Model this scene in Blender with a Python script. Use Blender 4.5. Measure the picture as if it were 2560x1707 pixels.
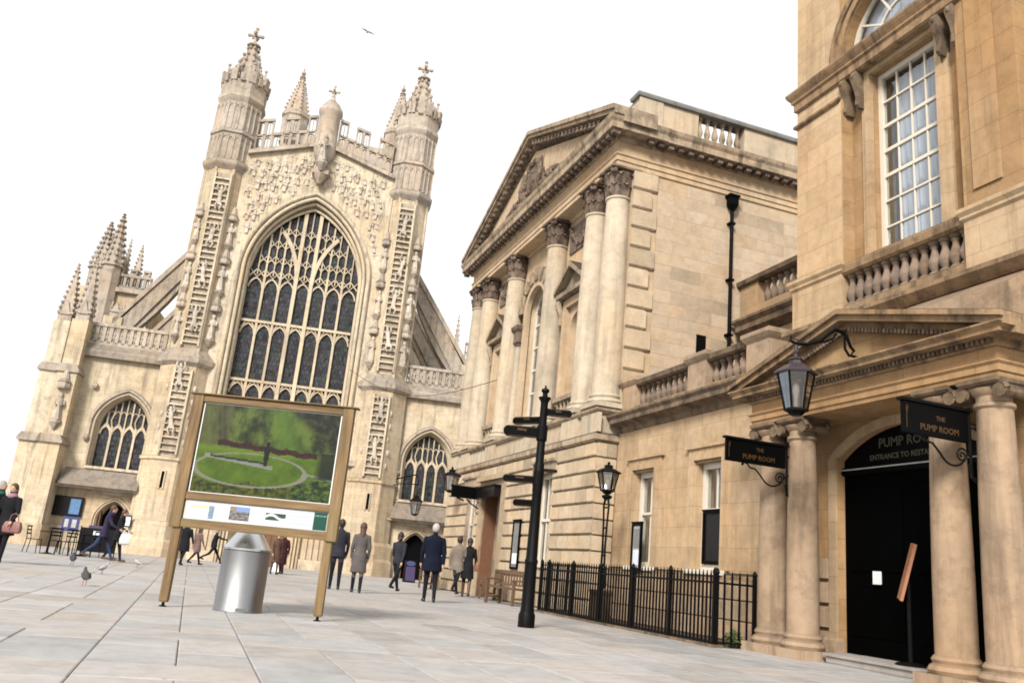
import bpy, bmesh, math, random
from math import sin, cos, pi, radians, sqrt, atan2, hypot
from mathutils import Vector, Matrix
random.seed(7)
for _o in list(bpy.data.objects): bpy.data.objects.remove(_o)
SC = bpy.context.scene
COL = SC.collection

# ---------------------------------------------------------------- camera
YAW, PIT, ROL, HC = radians(19.13), radians(15.33), radians(5.465), 0.85
_f = Vector((sin(YAW)*cos(PIT), cos(YAW)*cos(PIT), sin(PIT)))
_r = Vector((cos(YAW), -sin(YAW), 0)); _u = _r.cross(_f)
_r2 = _r*cos(ROL) + _u*sin(ROL); _u2 = _u*cos(ROL) - _r*sin(ROL)
cd = bpy.data.cameras.new('camera'); cam = bpy.data.objects.new('camera', cd); COL.objects.link(cam)
cd.sensor_width = 36; cd.lens = 29.445; cd.clip_start = 0.05; cd.clip_end = 6000
cam.matrix_world = Matrix(((_r2.x, _u2.x, -_f.x, 0), (_r2.y, _u2.y, -_f.y, 0), (_r2.z, _u2.z, -_f.z, HC), (0, 0, 0, 1)))
SC.camera = cam

# ---------------------------------------------------------------- world (overcast), sun, exposure
SUN_EL, SUN_AZ = radians(36), radians(218)          # azimuth measured from +Y clockwise: behind and left of the camera
w = bpy.data.worlds.new('World'); SC.world = w; w.use_nodes = True
nt = w.node_tree; bg = nt.nodes['Background']
sky = nt.nodes.new('ShaderNodeTexSky'); sky.sky_type = 'NISHITA'; sky.sun_disc = False
sky.sun_elevation = SUN_EL; sky.sun_rotation = SUN_AZ; sky.dust_density = 4; sky.air_density = 1.5
mx = nt.nodes.new('ShaderNodeMix'); mx.data_type = 'RGBA'
mx.inputs[0].default_value = 0.86                    # thick even cloud over the clear sky
mx.inputs[7].default_value = (11.6, 11.5, 11.4, 1)
nt.links.new(sky.outputs[0], mx.inputs[6]); nt.links.new(mx.outputs[2], bg.inputs[0])
bg.inputs[1].default_value = 0.067
sl = bpy.data.lights.new('sun', 'SUN'); sl.energy = 3.0; sl.angle = radians(15); sl.color = (1, .97, .93)
so = bpy.data.objects.new('sun', sl); COL.objects.link(so)
_d = Vector((sin(SUN_AZ)*cos(SUN_EL), cos(SUN_AZ)*cos(SUN_EL), sin(SUN_EL)))
so.rotation_euler = _d.to_track_quat('Z', 'Y').to_euler()
so.location = (-20, -20, 40)
SC.view_settings.view_transform = 'Standard'; SC.view_settings.look = 'None'
SC.view_settings.exposure = 0.70; SC.view_settings.gamma = 1
SC.view_settings.use_curve_mapping = False
SC.cycles.diffuse_bounces = 1
SC.cycles.filter_width = 1.8

# ---------------------------------------------------------------- mesh helpers
class MB:
    def __init__(s): s.v = []; s.f = []; s.m = []; s.smooth = False
    def add(s, vs, fs, mi=0):
        b = len(s.v); s.v += [tuple(p) for p in vs]
        s.f += [tuple(i+b for i in q) for q in fs]; s.m += [mi]*len(fs); return s
    def box(s, x0, x1, y0, y1, z0, z1, mi=0):
        return s.add([(x, y, z) for z in (z0, z1) for y in (y0, y1) for x in (x0, x1)],
                     [(0, 2, 3, 1), (4, 5, 7, 6), (0, 1, 5, 4), (2, 6, 7, 3), (0, 4, 6, 2), (1, 3, 7, 5)], mi)
    def rl(s, x0, x1, y0, y1, prof, mi=0, cap=True):
        """rectangular loft: prof = [(outward offset, z), ...]"""
        vs = []; fs = []
        for o, z in prof: vs += [(x0-o, y0-o, z), (x1+o, y0-o, z), (x1+o, y1+o, z), (x0-o, y1+o, z)]
        for i in range(len(prof)-1):
            for k in range(4):
                a = i*4+k; b = i*4+(k+1) % 4; fs.append((a, b, b+4, a+4))
        if cap: fs += [(3, 2, 1, 0), tuple(len(vs)-4+k for k in range(4))]
        return s.add(vs, fs, mi)
    def prism(s, pts, a, b, axis, mi=0):
        n = len(pts)
        mp = {'x': lambda p, t: (t, p[0], p[1]), 'y': lambda p, t: (p[0], t, p[1]), 'z': lambda p, t: (p[0], p[1], t)}[axis]
        vs = [mp(p, a) for p in pts] + [mp(p, b) for p in pts]
        fs = [(i, (i+1) % n, (i+1) % n+n, i+n) for i in range(n)] + [tuple(range(n-1, -1, -1)), tuple(range(n, 2*n))]
        return s.add(vs, fs, mi)
    def lathe(s, prof, cx=0, cy=0, n=16, ph=0, mi=0, sx=1, sy=1):
        vs = []; fs = []; k = len(prof)
        for r, z in prof:
            for j in range(n):
                t = ph + 2*pi*j/n; vs.append((cx+r*cos(t)*sx, cy+r*sin(t)*sy, z))
        for i in range(k-1):
            for j in range(n):
                a = i*n+j; b = i*n+(j+1) % n; fs.append((a, b, b+n, a+n))
        fs.append(tuple(range(n-1, -1, -1))); fs.append(tuple((k-1)*n+j for j in range(n)))
        return s.add(vs, fs, mi)
    def tube(s, pts, r, n=8, mi=0, sq=1):
        pts = [Vector(p) for p in pts]; R = r if isinstance(r, (list, tuple)) else [r]*len(pts)
        vs = []; fs = []; up = None
        for i, p in enumerate(pts):
            t = (pts[min(i+1, len(pts)-1)] - pts[max(i-1, 0)])
            if t.length < 1e-9: t = Vector((0, 0, 1))
            t.normalize()
            if up is None: up = Vector((0, 0, 1)) if abs(t.z) < .9 else Vector((1, 0, 0))
            a = t.cross(up)
            if a.length < 1e-6: a = t.orthogonal()
            a.normalize(); b = a.cross(t).normalized(); up = b
            for j in range(n):
                th = 2*pi*(j+.5)/n; vs.append(p + (a*cos(th) + b*sin(th)*sq)*R[i])
        for i in range(len(pts)-1):
            for j in range(n):
                q = i*n+j; w_ = i*n+(j+1) % n; fs.append((q, w_, w_+n, q+n))
        fs.append(tuple(range(n-1, -1, -1))); fs.append(tuple((len(pts)-1)*n+j for j in range(n)))
        return s.add(vs, fs, mi)
    def ribbon(s, pts, wd, d0, d1, axis='y', mi=0):
        """bar of width wd following 2-D polyline pts=(a,z), from depth d0 to d1 along axis"""
        n = len(pts); L = []; Rr = []
        for i in range(n):
            p = pts[i]; q0 = pts[max(i-1, 0)]; q1 = pts[min(i+1, n-1)]
            dx, dz = q1[0]-q0[0], q1[1]-q0[1]; l = hypot(dx, dz) or 1
            nx, nz = -dz/l*wd/2, dx/l*wd/2
            L.append((p[0]+nx, p[1]+nz)); Rr.append((p[0]-nx, p[1]-nz))
        mp = (lambda p, t: (p[0], t, p[1])) if axis == 'y' else (lambda p, t: (t, p[0], p[1]))
        vs = []
        for i in range(n): vs += [mp(L[i], d0), mp(Rr[i], d0), mp(Rr[i], d1), mp(L[i], d1)]
        fs = []
        for i in range(n-1):
            for k in range(4):
                a = i*4+k; b = i*4+(k+1) % 4; fs.append((a, b, b+4, a+4))
        fs += [(3, 2, 1, 0), tuple(4*(n-1)+k for k in range(4))]
        return s.add(vs, fs, mi)
    def loft(s, rings, mi=0, cap=True):
        n = len(rings[0]); vs = [p for r in rings for p in r]; fs = []
        for i in range(len(rings)-1):
            for j in range(n):
                a = i*n+j; b = i*n+(j+1) % n; fs.append((a, b, b+n, a+n))
        if cap: fs += [tuple(range(n-1, -1, -1)), tuple((len(rings)-1)*n+j for j in range(n))]
        return s.add(vs, fs, mi)
    def ball(s, c, r, n=8, mi=0, sx=1, sy=1, sz=1):
        k = max(4, n//2); pr = [(max(1e-4, r*sin(pi*i/k)), -r*cos(pi*i/k)) for i in range(k+1)]
        vs0 = len(s.v); s.lathe(pr, 0, 0, n, 0, mi)
        for i in range(vs0, len(s.v)):
            x, y, z = s.v[i]; s.v[i] = (c[0]+x*sx, c[1]+y*sy, c[2]+z*sz)
        return s
    def mesh(s, name='mesh', smooth=None):
        me = bpy.data.meshes.new(name); me.from_pydata(s.v, [], s.f)
        if any(s.m): me.polygons.foreach_set('material_index', s.m)
        if smooth or s.smooth:
            me.polygons.foreach_set('use_smooth', [True]*len(me.polygons)); me.set_sharp_from_angle(angle=radians(38))
        me.update(); return me

ORG = {}
def _link(o, parent, loc, rot, scale):
    COL.objects.link(o); loc = Vector(loc)
    if parent is not None:
        o.parent = parent; o.location = loc - ORG[parent.name]
    else: o.location = loc
    if rot: o.rotation_euler = rot
    if scale: o.scale = scale
    ORG[o.name] = loc if not rot else Vector((0, 0, 0))
    return o
def obj(name, mb, mats, parent=None, loc=(0, 0, 0), rot=None, scale=None, smooth=False):
    me = mb if isinstance(mb, bpy.types.Mesh) else mb.mesh(name, smooth)
    if not len(me.materials):
        for m in (mats if isinstance(mats, (list, tuple)) else [mats]): me.materials.append(M[m] if isinstance(m, str) else m)
    return _link(bpy.data.objects.new(name, me), parent, loc, rot, scale)
def thing(name, label, cat, loc=(0, 0, 0), rotz=0, group=None, local=False):
    o = bpy.data.objects.new(name, None); o.empty_display_size = .2; COL.objects.link(o)
    o.location = loc; o.rotation_euler = (0, 0, rotz); tag(o, label, cat, group)
    ORG[o.name] = Vector((0, 0, 0)) if local else Vector(loc)
    return o
def tag(o, label, cat, group=None):
    o['label'] = label; o['category'] = cat
    if group: o['group'] = group
    return o

KP = .24
def arc(cx, half, zs, rise, n=12, kind='p'):
    """points of an arch from left springing over the apex to the right springing"""
    L = []
    if kind == 'seg':
        r = (half*half+rise*rise)/(2*rise); cz = zs+rise-r; t0 = math.asin(half/r)
        return [(cx+r*sin(-t0+2*t0*i/(2*n)), cz+r*cos(-t0+2*t0*i/(2*n))) for i in range(2*n+1)]
    k = 0 if abs(rise-half) < 1e-6 else KP              # depressed pointed (four-centred) profile
    for i in range(n+1):
        t = pi/2*i/n; L.append((cx-half*cos(t), zs+rise*((1-k)*sin(t)+k*(1-cos(t)))))
    return L + [(2*cx-x, z) for x, z in reversed(L[:-1])]
def arch_h(x, half, rise):
    q = min(1, abs(x)/half); k = 0 if abs(rise-half) < 1e-6 else KP
    return rise*((1-k)*sqrt(1-q*q)+k*(1-q))
def wall_arch(mb, a0, a1, z0, ztop, cx, half, sill, zs, rise, d0, d1, half1=None, axis='y', n=12, kind='p', mi=0, rmi=None):
    """flat wall with an arched opening; reveal runs from depth d0 to d1"""
    zt = ztop if callable(ztop) else (lambda a: ztop)
    mp = (lambda a, d, z: (a, d, z)) if axis == 'y' else (lambda a, d, z: (d, a, z))
    A = arc(cx, half, zs, rise, n, kind)
    def q(*p): mb.add([mp(a, d0, z) for a, z in p], [tuple(range(len(p)))], mi)
    q((a0, z0), (cx-half, z0), (cx-half, zt(cx-half)), (a0, zt(a0)))
    q((cx+half, z0), (a1, z0), (a1, zt(a1)), (cx+half, zt(cx+half)))
    if sill > z0: q((cx-half, z0), (cx+half, z0), (cx+half, sill), (cx-half, sill))
    for i in range(len(A)-1):
        (x0, y0), (x1, y1) = A[i], A[i+1]; q((x0, y0), (x1, y1), (x1, zt(x1)), (x0, zt(x0)))
    h1 = half1 or half; O = [(cx-half, sill)]+A+[(cx+half, sill)]
    k = h1/half
    I = [(cx+(a-cx)*k, sill+(z-sill)*(1-(1-k)*.35)) for a, z in O]
    vs = [mp(a, d0, z) for a, z in O]+[mp(a, d1, z) for a, z in I]; m = len(O)
    mb.add(vs, [(i, i+1, i+1+m, i+m) for i in range(m-1)]+[(m-1, 0, m, 2*m-1)], mi if rmi is None else rmi)
    return I

# ---------------------------------------------------------------- materials
M = {}
def _new(name):
    m = bpy.data.materials.new(name); m.use_nodes = True; t = m.node_tree
    return m, t, t.nodes['Principled BSDF'], (lambda a, b: t.links.new(a, b))
def _math(t, op, a, b=None, clamp=False):
    n = t.nodes.new('ShaderNodeMath'); n.operation = op; n.use_clamp = clamp
    for i, v in enumerate((a, b)):
        if v is None: continue
        if isinstance(v, (int, float)): n.inputs[i].default_value = v
        else: t.links.new(v, n.inputs[i])
    return n.outputs[0]
def _mix(t, f, a, b, bl='MIX'):
    n = t.nodes.new('ShaderNodeMix'); n.data_type = 'RGBA'; n.blend_type = bl
    for i, v in ((0, f), (6, a), (7, b)):
        if isinstance(v, (int, float)): n.inputs[i].default_value = v
        elif isinstance(v, tuple): n.inputs[i].default_value = (*v, 1) if len(v) == 3 else v
        else: t.links.new(v, n.inputs[i])
    return n.outputs[2]
def _ramp(t, v, stops):
    n = t.nodes.new('ShaderNodeValToRGB'); e = n.color_ramp.elements
    while len(e) < len(stops): e.new(.5)
    for k, (p, c) in zip(e, stops):
        k.position = p; k.color = (c, c, c, 1) if isinstance(c, (int, float)) else (*c, 1)
    t.links.new(v, n.inputs[0]); return n.outputs[0]
def _noise(t, vec, sc, det=4, ro=.55):
    n = t.nodes.new('ShaderNodeTexNoise'); n.inputs['Scale'].default_value = sc
    n.inputs['Detail'].default_value = det; n.inputs['Roughness'].default_value = ro
    if vec is not None: t.links.new(vec, n.inputs['Vector'])
    return n.outputs[0]
def _coords(t):
    tc = t.nodes.new('ShaderNodeTexCoord'); oi = t.nodes.new('ShaderNodeObjectInfo')
    va = t.nodes.new('ShaderNodeVectorMath'); va.operation = 'MULTIPLY_ADD'
    cb = t.nodes.new('ShaderNodeCombineXYZ')
    k = _math(t, 'MULTIPLY', oi.outputs['Random'], 37.0)
    for i in range(3): t.links.new(k, cb.inputs[i])
    va.inputs[1].default_value = (1, 1, 1)
    t.links.new(tc.outputs['Object'], va.inputs[0]); t.links.new(cb.outputs[0], va.inputs[2])
    return tc.outputs['Object'], va.outputs[0], oi.outputs['Random']
def _scaled(t, vec, sc):
    n = t.nodes.new('ShaderNodeVectorMath'); n.operation = 'MULTIPLY'; n.inputs[1].default_value = sc
    t.links.new(vec, n.inputs[0]); return n.outputs[0]

def stone(name, base, dark, soot=.25, block=None, bump=.25, pale=None, rv=.16, rough=.88, ledge=.5, bsc=9, streak=1.0, gum=False):
    """weathered limestone: mottled, blotched, streaked by rain, soot on the upward ledges"""
    m, t, b, L = _new(name); oc, rc, rnd = _coords(t)
    pale = pale or tuple(min(1, c*1.22+.03) for c in base)
    c = _mix(t, _ramp(t, _noise(t, rc, .9, 5, .6), [(.32, 0), (.68, 1)]), base, pale)
    warm = (base[0]*1.02, base[1]*.86, base[2]*.68)
    c = _mix(t, _math(t, 'MULTIPLY', _ramp(t, _noise(t, rc, .45, 4, .55), [(.45, 0), (.75, 1)]), .7), c, warm)
    c = _mix(t, 1.0, c, _ramp(t, _noise(t, rc, .3, 9, .72), [(.3, .66), (.5, .98), (.7, 1.06)]), 'MULTIPLY')
    c = _mix(t, 1.0, c, _ramp(t, _noise(t, rc, 4.2, 8, .7), [(.3, .8), (.55, 1.0), (.75, 1.05)]), 'MULTIPLY')
    # per piece tint
    c = _mix(t, 1.0, c, _ramp(t, rnd, [(0, 1-rv), (.5, 1.0), (1, 1.0)]), 'MULTIPLY')
    h = _noise(t, rc, bsc, 6, .62)
    if block:
        sx = t.nodes.new('ShaderNodeSeparateXYZ'); L(oc, sx.inputs[0])
        cb = t.nodes.new('ShaderNodeCombineXYZ'); L(_math(t, 'ADD', sx.outputs[0], sx.outputs[1]), cb.inputs[0]); L(sx.outputs[2], cb.inputs[1])
        bt = t.nodes.new('ShaderNodeTexBrick'); L(cb.outputs[0], bt.inputs['Vector'])
        bt.inputs['Color1'].default_value = (.86, .85, .83, 1); bt.inputs['Color2'].default_value = (1, 1, 1, 1)
        bt.inputs['Mortar'].default_value = (.66, .62, .57, 1); bt.inputs['Scale'].default_value = 1
        bt.inputs['Mortar Size'].default_value = .007; bt.inputs['Mortar Smooth'].default_value = .5
        bt.inputs['Brick Width'].default_value = block[0]; bt.inputs['Row Height'].default_value = block[1]
        c = _mix(t, 1.0, c, bt.outputs['Color'], 'MULTIPLY')
    # rain streaks and soot (dirt with a shape of its own)
    st = _noise(t, _scaled(t, rc, (2.6, 2.6, .22)), 1.6, 5, .62)
    c = _mix(t, _math(t, 'MULTIPLY', _ramp(t, st, [(.5, 0), (.78, 1)]), .75*streak), c, dark)
    so_ = _noise(t, rc, 2.3, 6, .7)
    c = _mix(t, _math(t, 'MULTIPLY', _ramp(t, so_, [(.62-soot*.35, 0), (.85-soot*.35, 1)]), min(1, .35+soot)), c, dark)
    ge = t.nodes.new('ShaderNodeNewGeometry'); s2 = t.nodes.new('ShaderNodeSeparateXYZ'); L(ge.outputs['True Normal'], s2.inputs[0])
    up = _math(t, 'MULTIPLY', _ramp(t, s2.outputs[2], [(.35, 0), (.8, 1)]), ledge)
    c = _mix(t, up, c, tuple(x*.7 for x in dark))
    L(c, b.inputs['Base Color']); b.inputs['Roughness'].default_value = rough; b.inputs['Specular IOR Level'].default_value = .25
    bp = t.nodes.new('ShaderNodeBump'); bp.inputs['Strength'].default_value = bump; bp.inputs['Distance'].default_value = .03
    L(h, bp.inputs['Height']); L(bp.outputs[0], b.inputs['Normal'])
    if gum:
        vo = t.nodes.new('ShaderNodeTexVoronoi'); vo.inputs['Scale'].default_value = 2.6; vo.inputs['Randomness'].default_value = 1; L(rc, vo.inputs['Vector'])
        gs = _math(t, 'MULTIPLY', _ramp(t, vo.outputs['Distance'], [(.045, 1), (.06, 0)]), .55)
        L(_mix(t, gs, c, dark), b.inputs['Base Color'])
    M[name] = m; return m
def plain(name, col, rough=.6, metal=0, var=.12, sc=8, spec=.4, bump=0, coat=0):
    m, t, b, L = _new(name); oc, rc, rnd = _coords(t)
    c = _mix(t, _noise(t, rc, sc, 4), tuple(x*(1-var) for x in col), tuple(min(1, x*(1+var)) for x in col))
    L(c, b.inputs['Base Color']); b.inputs['Metallic'].default_value = metal; b.inputs['Specular IOR Level'].default_value = spec
    r = _noise(t, rc, sc*.7, 3)
    L(_math(t, 'MULTIPLY_ADD', r, .2), b.inputs['Roughness']); b.inputs['Roughness'].links[0].from_node.inputs[2].default_value = max(.02, rough-.1)
    b.inputs['Coat Weight'].default_value = coat
    if bump:
        bp = t.nodes.new('ShaderNodeBump'); bp.inputs['Strength'].default_value = bump; bp.inputs['Distance'].default_value = .01
        L(_noise(t, rc, sc*3, 4), bp.inputs['Height']); L(bp.outputs[0], b.inputs['Normal'])
    M[name] = m; return m
def cloth(name, col, rough=.9): return plain(name, col, rough, 0, .35, 7, .15, .9)

stone('abbey_stone', (.55, .455, .32), (.17, .135, .1), .16, (.62, .33), .4, ledge=.65, streak=1.1)
stone('abbey_trim', (.55, .465, .34), (.13, .105, .08), .28, None, .5, ledge=.7, streak=1.15)
stone('abbey_grey', (.42, .355, .285), (.1, .08, .065), .3, None, .4, ledge=.7, streak=1.0)
stone('abbey_carved', (.54, .47, .385), (.10, .08, .066), .34, None, 1.0, bsc=5, ledge=.5, streak=.6)
stone('abbey_window_stone', (.54, .45, .32), (.26, .20, .14), .0, None, .2, ledge=.2)
stone('abbey_low', (.57, .46, .32), (.18, .14, .1), .16, (.7, .36), .35, ledge=.6, streak=1.0)
stone('ladder_shade', (.43, .355, .27), (.1, .08, .06), .3, None, .3, ledge=.3)  # ladder backing toned darker to stand in for shade between the rungs
stone('hall_stone', (.50, .37, .235), (.28, .21, .14), .0, None, .18, rv=.1, ledge=.25, streak=.7)
stone('hall_ashlar', (.49, .37, .25), (.33, .24, .165), .0, None, .14, pale=(.52, .42, .31), rv=.13, ledge=.2, streak=.2)
stone('hall_rust', (.5, .39, .265), (.2, .15, .11), .06, None, .3, rv=.24, ledge=.45, streak=.25)
stone('hall_trim', (.37, .285, .195), (.06, .044, .034), .4, None, .35, ledge=.9, streak=1.5)
stone('hall_soot', (.2, .145, .105), (.04, .028, .022), .55, None, .5, ledge=.5)
stone('hall_column', (.47, .39, .285), (.22, .18, .14), .05, None, .15, ledge=.35, streak=1.0)
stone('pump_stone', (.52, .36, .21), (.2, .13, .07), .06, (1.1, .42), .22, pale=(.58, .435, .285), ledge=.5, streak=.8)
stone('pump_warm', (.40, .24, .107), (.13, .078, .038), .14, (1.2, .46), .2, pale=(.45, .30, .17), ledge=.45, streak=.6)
stone('pump_trim', (.32, .21, .115), (.05, .036, .026), .42, None, .35, ledge=.95, streak=1.5)
stone('pump_column', (.37, .262, .17), (.1, .072, .052), .3, None, .25, ledge=.4, streak=1.1)
stone('pump_soot_shade', (.2, .14, .088), (.04, .03, .022), .5, None, .4, ledge=.7)  # sooty stone; on the railing area floor it stands in for shade
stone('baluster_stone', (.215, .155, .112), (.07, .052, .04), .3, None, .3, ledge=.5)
stone('flag_stone', (.34, .31, .28), (.2, .18, .16), .06, None, .12, pale=(.4, .37, .34), rv=.15, rough=.75, ledge=0, bsc=6, streak=0)
plain('joint', (.15, .138, .128), .95)
stone('lead_roof', (.2, .2, .19), (.10, .10, .10), .3, None, .2, ledge=.2)
plain('black_iron', (.004, .004, .004), .5, 0, .3, 14, .1, .15)
plain('black_paint', (.002, .002, .002), .5, 0, .3, 5, .06)
plain('door_black', (.001, .001, .001), .7, 0, .3, 4, .02)
plain('gold', (.06, .03, .008), .5, .2, .5, 30)
plain('pale_letter', (.075, .063, .042), .6, 0, .4, 20)
plain('white_paint', (.66, .59, .48), .4, 0, .08)
plain('white_paper', (.78, .78, .78), .6, 0, .03)
plain('steel', (.3, .3, .305), .42, 1, .12, 3)
plain('steel_bright', (.62, .64, .65), .26, 1, .05, 3)
plain('door_wood', (.16, .075, .04), .5, 0, .3, 6)
plain('door_red', (.06, .018, .012), .5, 0, .3, 6)
plain('oak_brown', (.12, .07, .04), .6, 0, .3, 9)
plain('terracotta_wood', (.38, .17, .09), .45, 0, .25, 12)
plain('dark_interior', (.004, .004, .004), .9, spec=.05)
plain('curtain', (.66, .68, .74), .9, 0, .1, 3)
plain('curtain_grey', (.2, .19, .18), .9, 0, .3, 5)
plain('skin', (.52, .31, .22), .55, 0, .08, 20)
plain('hair_dark', (.028, .018, .013), .6, 0, .4, 60)
plain('hair_brown', (.075, .04, .024), .6, 0, .4, 60)
plain('hair_white', (.4, .36, .33), .7, 0, .15, 60)
plain('hair_grey', (.3, .28, .26), .7, 0, .2, 60)
plain('shoe', (.018, .014, .012), .45)
plain('boot_brown', (.09, .045, .022), .5)
for _n, _c in dict(coat_black=(.012, .012, .014), coat_navy=(.006, .008, .018), coat_grey=(.1, .088, .085), coat_dark=(.028, .028, .036), coat_taupe=(.17, .14, .11),
                   coat_purple=(.03, .025, .05), trouser=(.012, .012, .015), jeans=(.03, .045, .09), coat_floral=(.16, .1, .09), coat_maroon=(.035, .012, .013), coat_brown=(.1, .058, .04),
                   scarf_pink=(.3, .17, .22), teal=(.02, .09, .08), tan=(.3, .19, .1), sleeve_pink=(.35, .14, .12)).items(): cloth(_n, _c)
plain('bag_pink', (.22, .1, .085), .5, 0, .5, 30)
plain('bag_brown', (.2, .07, .03), .45)
plain('bag_white', (.7, .75, .72), .5)
plain('pigeon_dark', (.05, .048, .05), .6, 0, .4, 40)
plain('pigeon_pale', (.36, .335, .33), .6, 0, .3, 40)
plain('pigeon_leg', (.4, .12, .09), .6)
plain('aboard_purple', (.055, .04, .1), .4)
plain('aboard_blue', (.3, .4, .5), .4, 0, .4, 6)
plain('menu_blue', (.045, .055, .15), .5, 0, .2, 6)
plain('poster_blue', (.1, .2, .36), .35, 0, .45, 7)
plain('notice_dark', (.006, .005, .006), .3, spec=.25)
plain('paper_grey', (.42, .42, .4), .4, 0, .3, 9)
plain('stem_green', (.06, .085, .02), .7)
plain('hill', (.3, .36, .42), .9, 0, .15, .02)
plain('lantern_purple', (.05, .038, .042), .35, .3)

# timber with grain along Z or X
def timber(name, axis):
    m, t, b, L = _new(name); oc, rc, rnd = _coords(t)
    s = [9, 9, 9]; s[axis] = .7
    g = _noise(t, _scaled(t, rc, tuple(s)), 2.2, 6, .65)
    c = _ramp(t, g, [(.3, (.09, .052, .018)), (.55, (.19, .115, .045)), (.75, (.29, .185, .085))])
    c = _mix(t, _math(t, 'MULTIPLY', _ramp(t, _noise(t, rc, 1.3, 3), [(.5, 0), (.8, 1)]), .5), c, (.17, .14, .055))
    L(c, b.inputs['Base Color']); b.inputs['Roughness'].default_value = .7
    bp = t.nodes.new('ShaderNodeBump'); bp.inputs['Strength'].default_value = .3; bp.inputs['Distance'].default_value = .004
    L(g, bp.inputs['Height']); L(bp.outputs[0], b.inputs['Normal']); M[name] = m
timber('timber_z', 2); timber('timber_x', 0)

# clear window glass (thin): mostly see-through, mirror-like at a slant
def glass(name, tint, minr=.08):
    m, t, b, L = _new(name); t.nodes.remove(b)
    tr = t.nodes.new('ShaderNodeBsdfTransparent'); tr.inputs[0].default_value = (*tint, 1)
    gl = t.nodes.new('ShaderNodeBsdfGlossy'); gl.inputs['Roughness'].default_value = .03
    fr = t.nodes.new('ShaderNodeLayerWeight'); fr.inputs[0].default_value = .5
    mxs = t.nodes.new('ShaderNodeMixShader'); L(_math(t, 'ADD', _math(t, 'POWER', fr.outputs['Facing'], 3.5), minr, True), mxs.inputs[0])
    oc, rc, rnd = _coords(t); bp = t.nodes.new('ShaderNodeBump'); bp.inputs['Strength'].default_value = .06; bp.inputs['Distance'].default_value = .02
    L(_noise(t, rc, 2.5, 2), bp.inputs['Height']); L(bp.outputs[0], gl.inputs['Normal'])
    L(tr.outputs[0], mxs.inputs[1]); L(gl.outputs[0], mxs.inputs[2]); L(mxs.outputs[0], t.nodes['Material Output'].inputs[0]); M[name] = m
glass('clear_glass', (.92, .94, .95)); glass('lantern_glass', (.62, .6, .56), .3)
# leaded stained glass seen from outside: dark, faintly coloured quarries with lead lines
def leaded(name):
    m, t, b, L = _new(name); oc, rc, rnd = _coords(t)
    sx = t.nodes.new('ShaderNodeSeparateXYZ'); L(oc, sx.inputs[0])
    cb = t.nodes.new('ShaderNodeCombineXYZ'); L(sx.outputs[0], cb.inputs[0]); L(sx.outputs[2], cb.inputs[1])
    vo = t.nodes.new('ShaderNodeTexVoronoi'); vo.inputs['Scale'].default_value = 5.5; L(cb.outputs[0], vo.inputs['Vector'])
    bt = t.nodes.new('ShaderNodeTexBrick'); L(cb.outputs[0], bt.inputs['Vector']); bt.inputs['Scale'].default_value = 1
    bt.inputs['Brick Width'].default_value = .21; bt.inputs['Row Height'].default_value = .26; bt.inputs['Mortar Size'].default_value = .012
    bt.inputs['Color1'].default_value = (1, 1, 1, 1); bt.inputs['Color2'].default_value = (.55, .55, .55, 1); bt.inputs['Mortar'].default_value = (.15, .15, .15, 1)
    hs = t.nodes.new('ShaderNodeHueSaturation'); hs.inputs['Saturation'].default_value = .35; hs.inputs['Value'].default_value = .15; L(vo.outputs['Color'], hs.inputs['Color'])
    c = _mix(t, .55, hs.outputs[0], (.02, .021, .027)); c = _mix(t, 1.0, c, bt.outputs['Color'], 'MULTIPLY')
    L(c, b.inputs['Base Color']); b.inputs['Roughness'].default_value = .3; b.inputs['Specular IOR Level'].default_value = .16
    bp = t.nodes.new('ShaderNodeBump'); bp.inputs['Strength'].default_value = .35; bp.inputs['Distance'].default_value = .02
    L(bt.outputs['Color'], bp.inputs['Height']); L(bp.outputs[0], b.inputs['Normal']); M[name] = m
leaded('leaded_glass')
# flat print from a colour attribute
def printed(name):
    m, t, b, L = _new(name); a = t.nodes.new('ShaderNodeVertexColor'); a.layer_name = 'print'
    L(a.outputs[0], b.inputs['Base Color']); b.inputs['Roughness'].default_value = .3; b.inputs['Specular IOR Level'].default_value = .4; M[name] = m
printed('print_gloss')
def leafmat(name, c0, c1):
    m, t, b, L = _new(name); oc, rc, rnd = _coords(t)
    L(_mix(t, _noise(t, oc, 6, 3), c0, c1), b.inputs['Base Color']); b.inputs['Roughness'].default_value = .6; M[name] = m
leafmat('leaf_dark', (.008, .012, .005), (.022, .03, .012)); leafmat('leaf_green', (.04, .07, .015), (.09, .12, .03))

# ---------------------------------------------------------------- ground, paving
g = MB(); g.add([(-900, -60, -.06), (900, -60, -.06), (900, 2500, -.06), (-900, 2500, -.06)], [(0, 1, 2, 3)])
go = obj('ground', g, 'joint'); go['kind'] = 'structure'; go['label'] = 'dark bedding under the paved square'
g = MB(); g.box(-60, 60, -12, 110, -.05, -.018)
pav = obj('pavement', g, 'joint'); pav['kind'] = 'structure'; pav['label'] = 'wide square paved with large pale flagstones'
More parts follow.
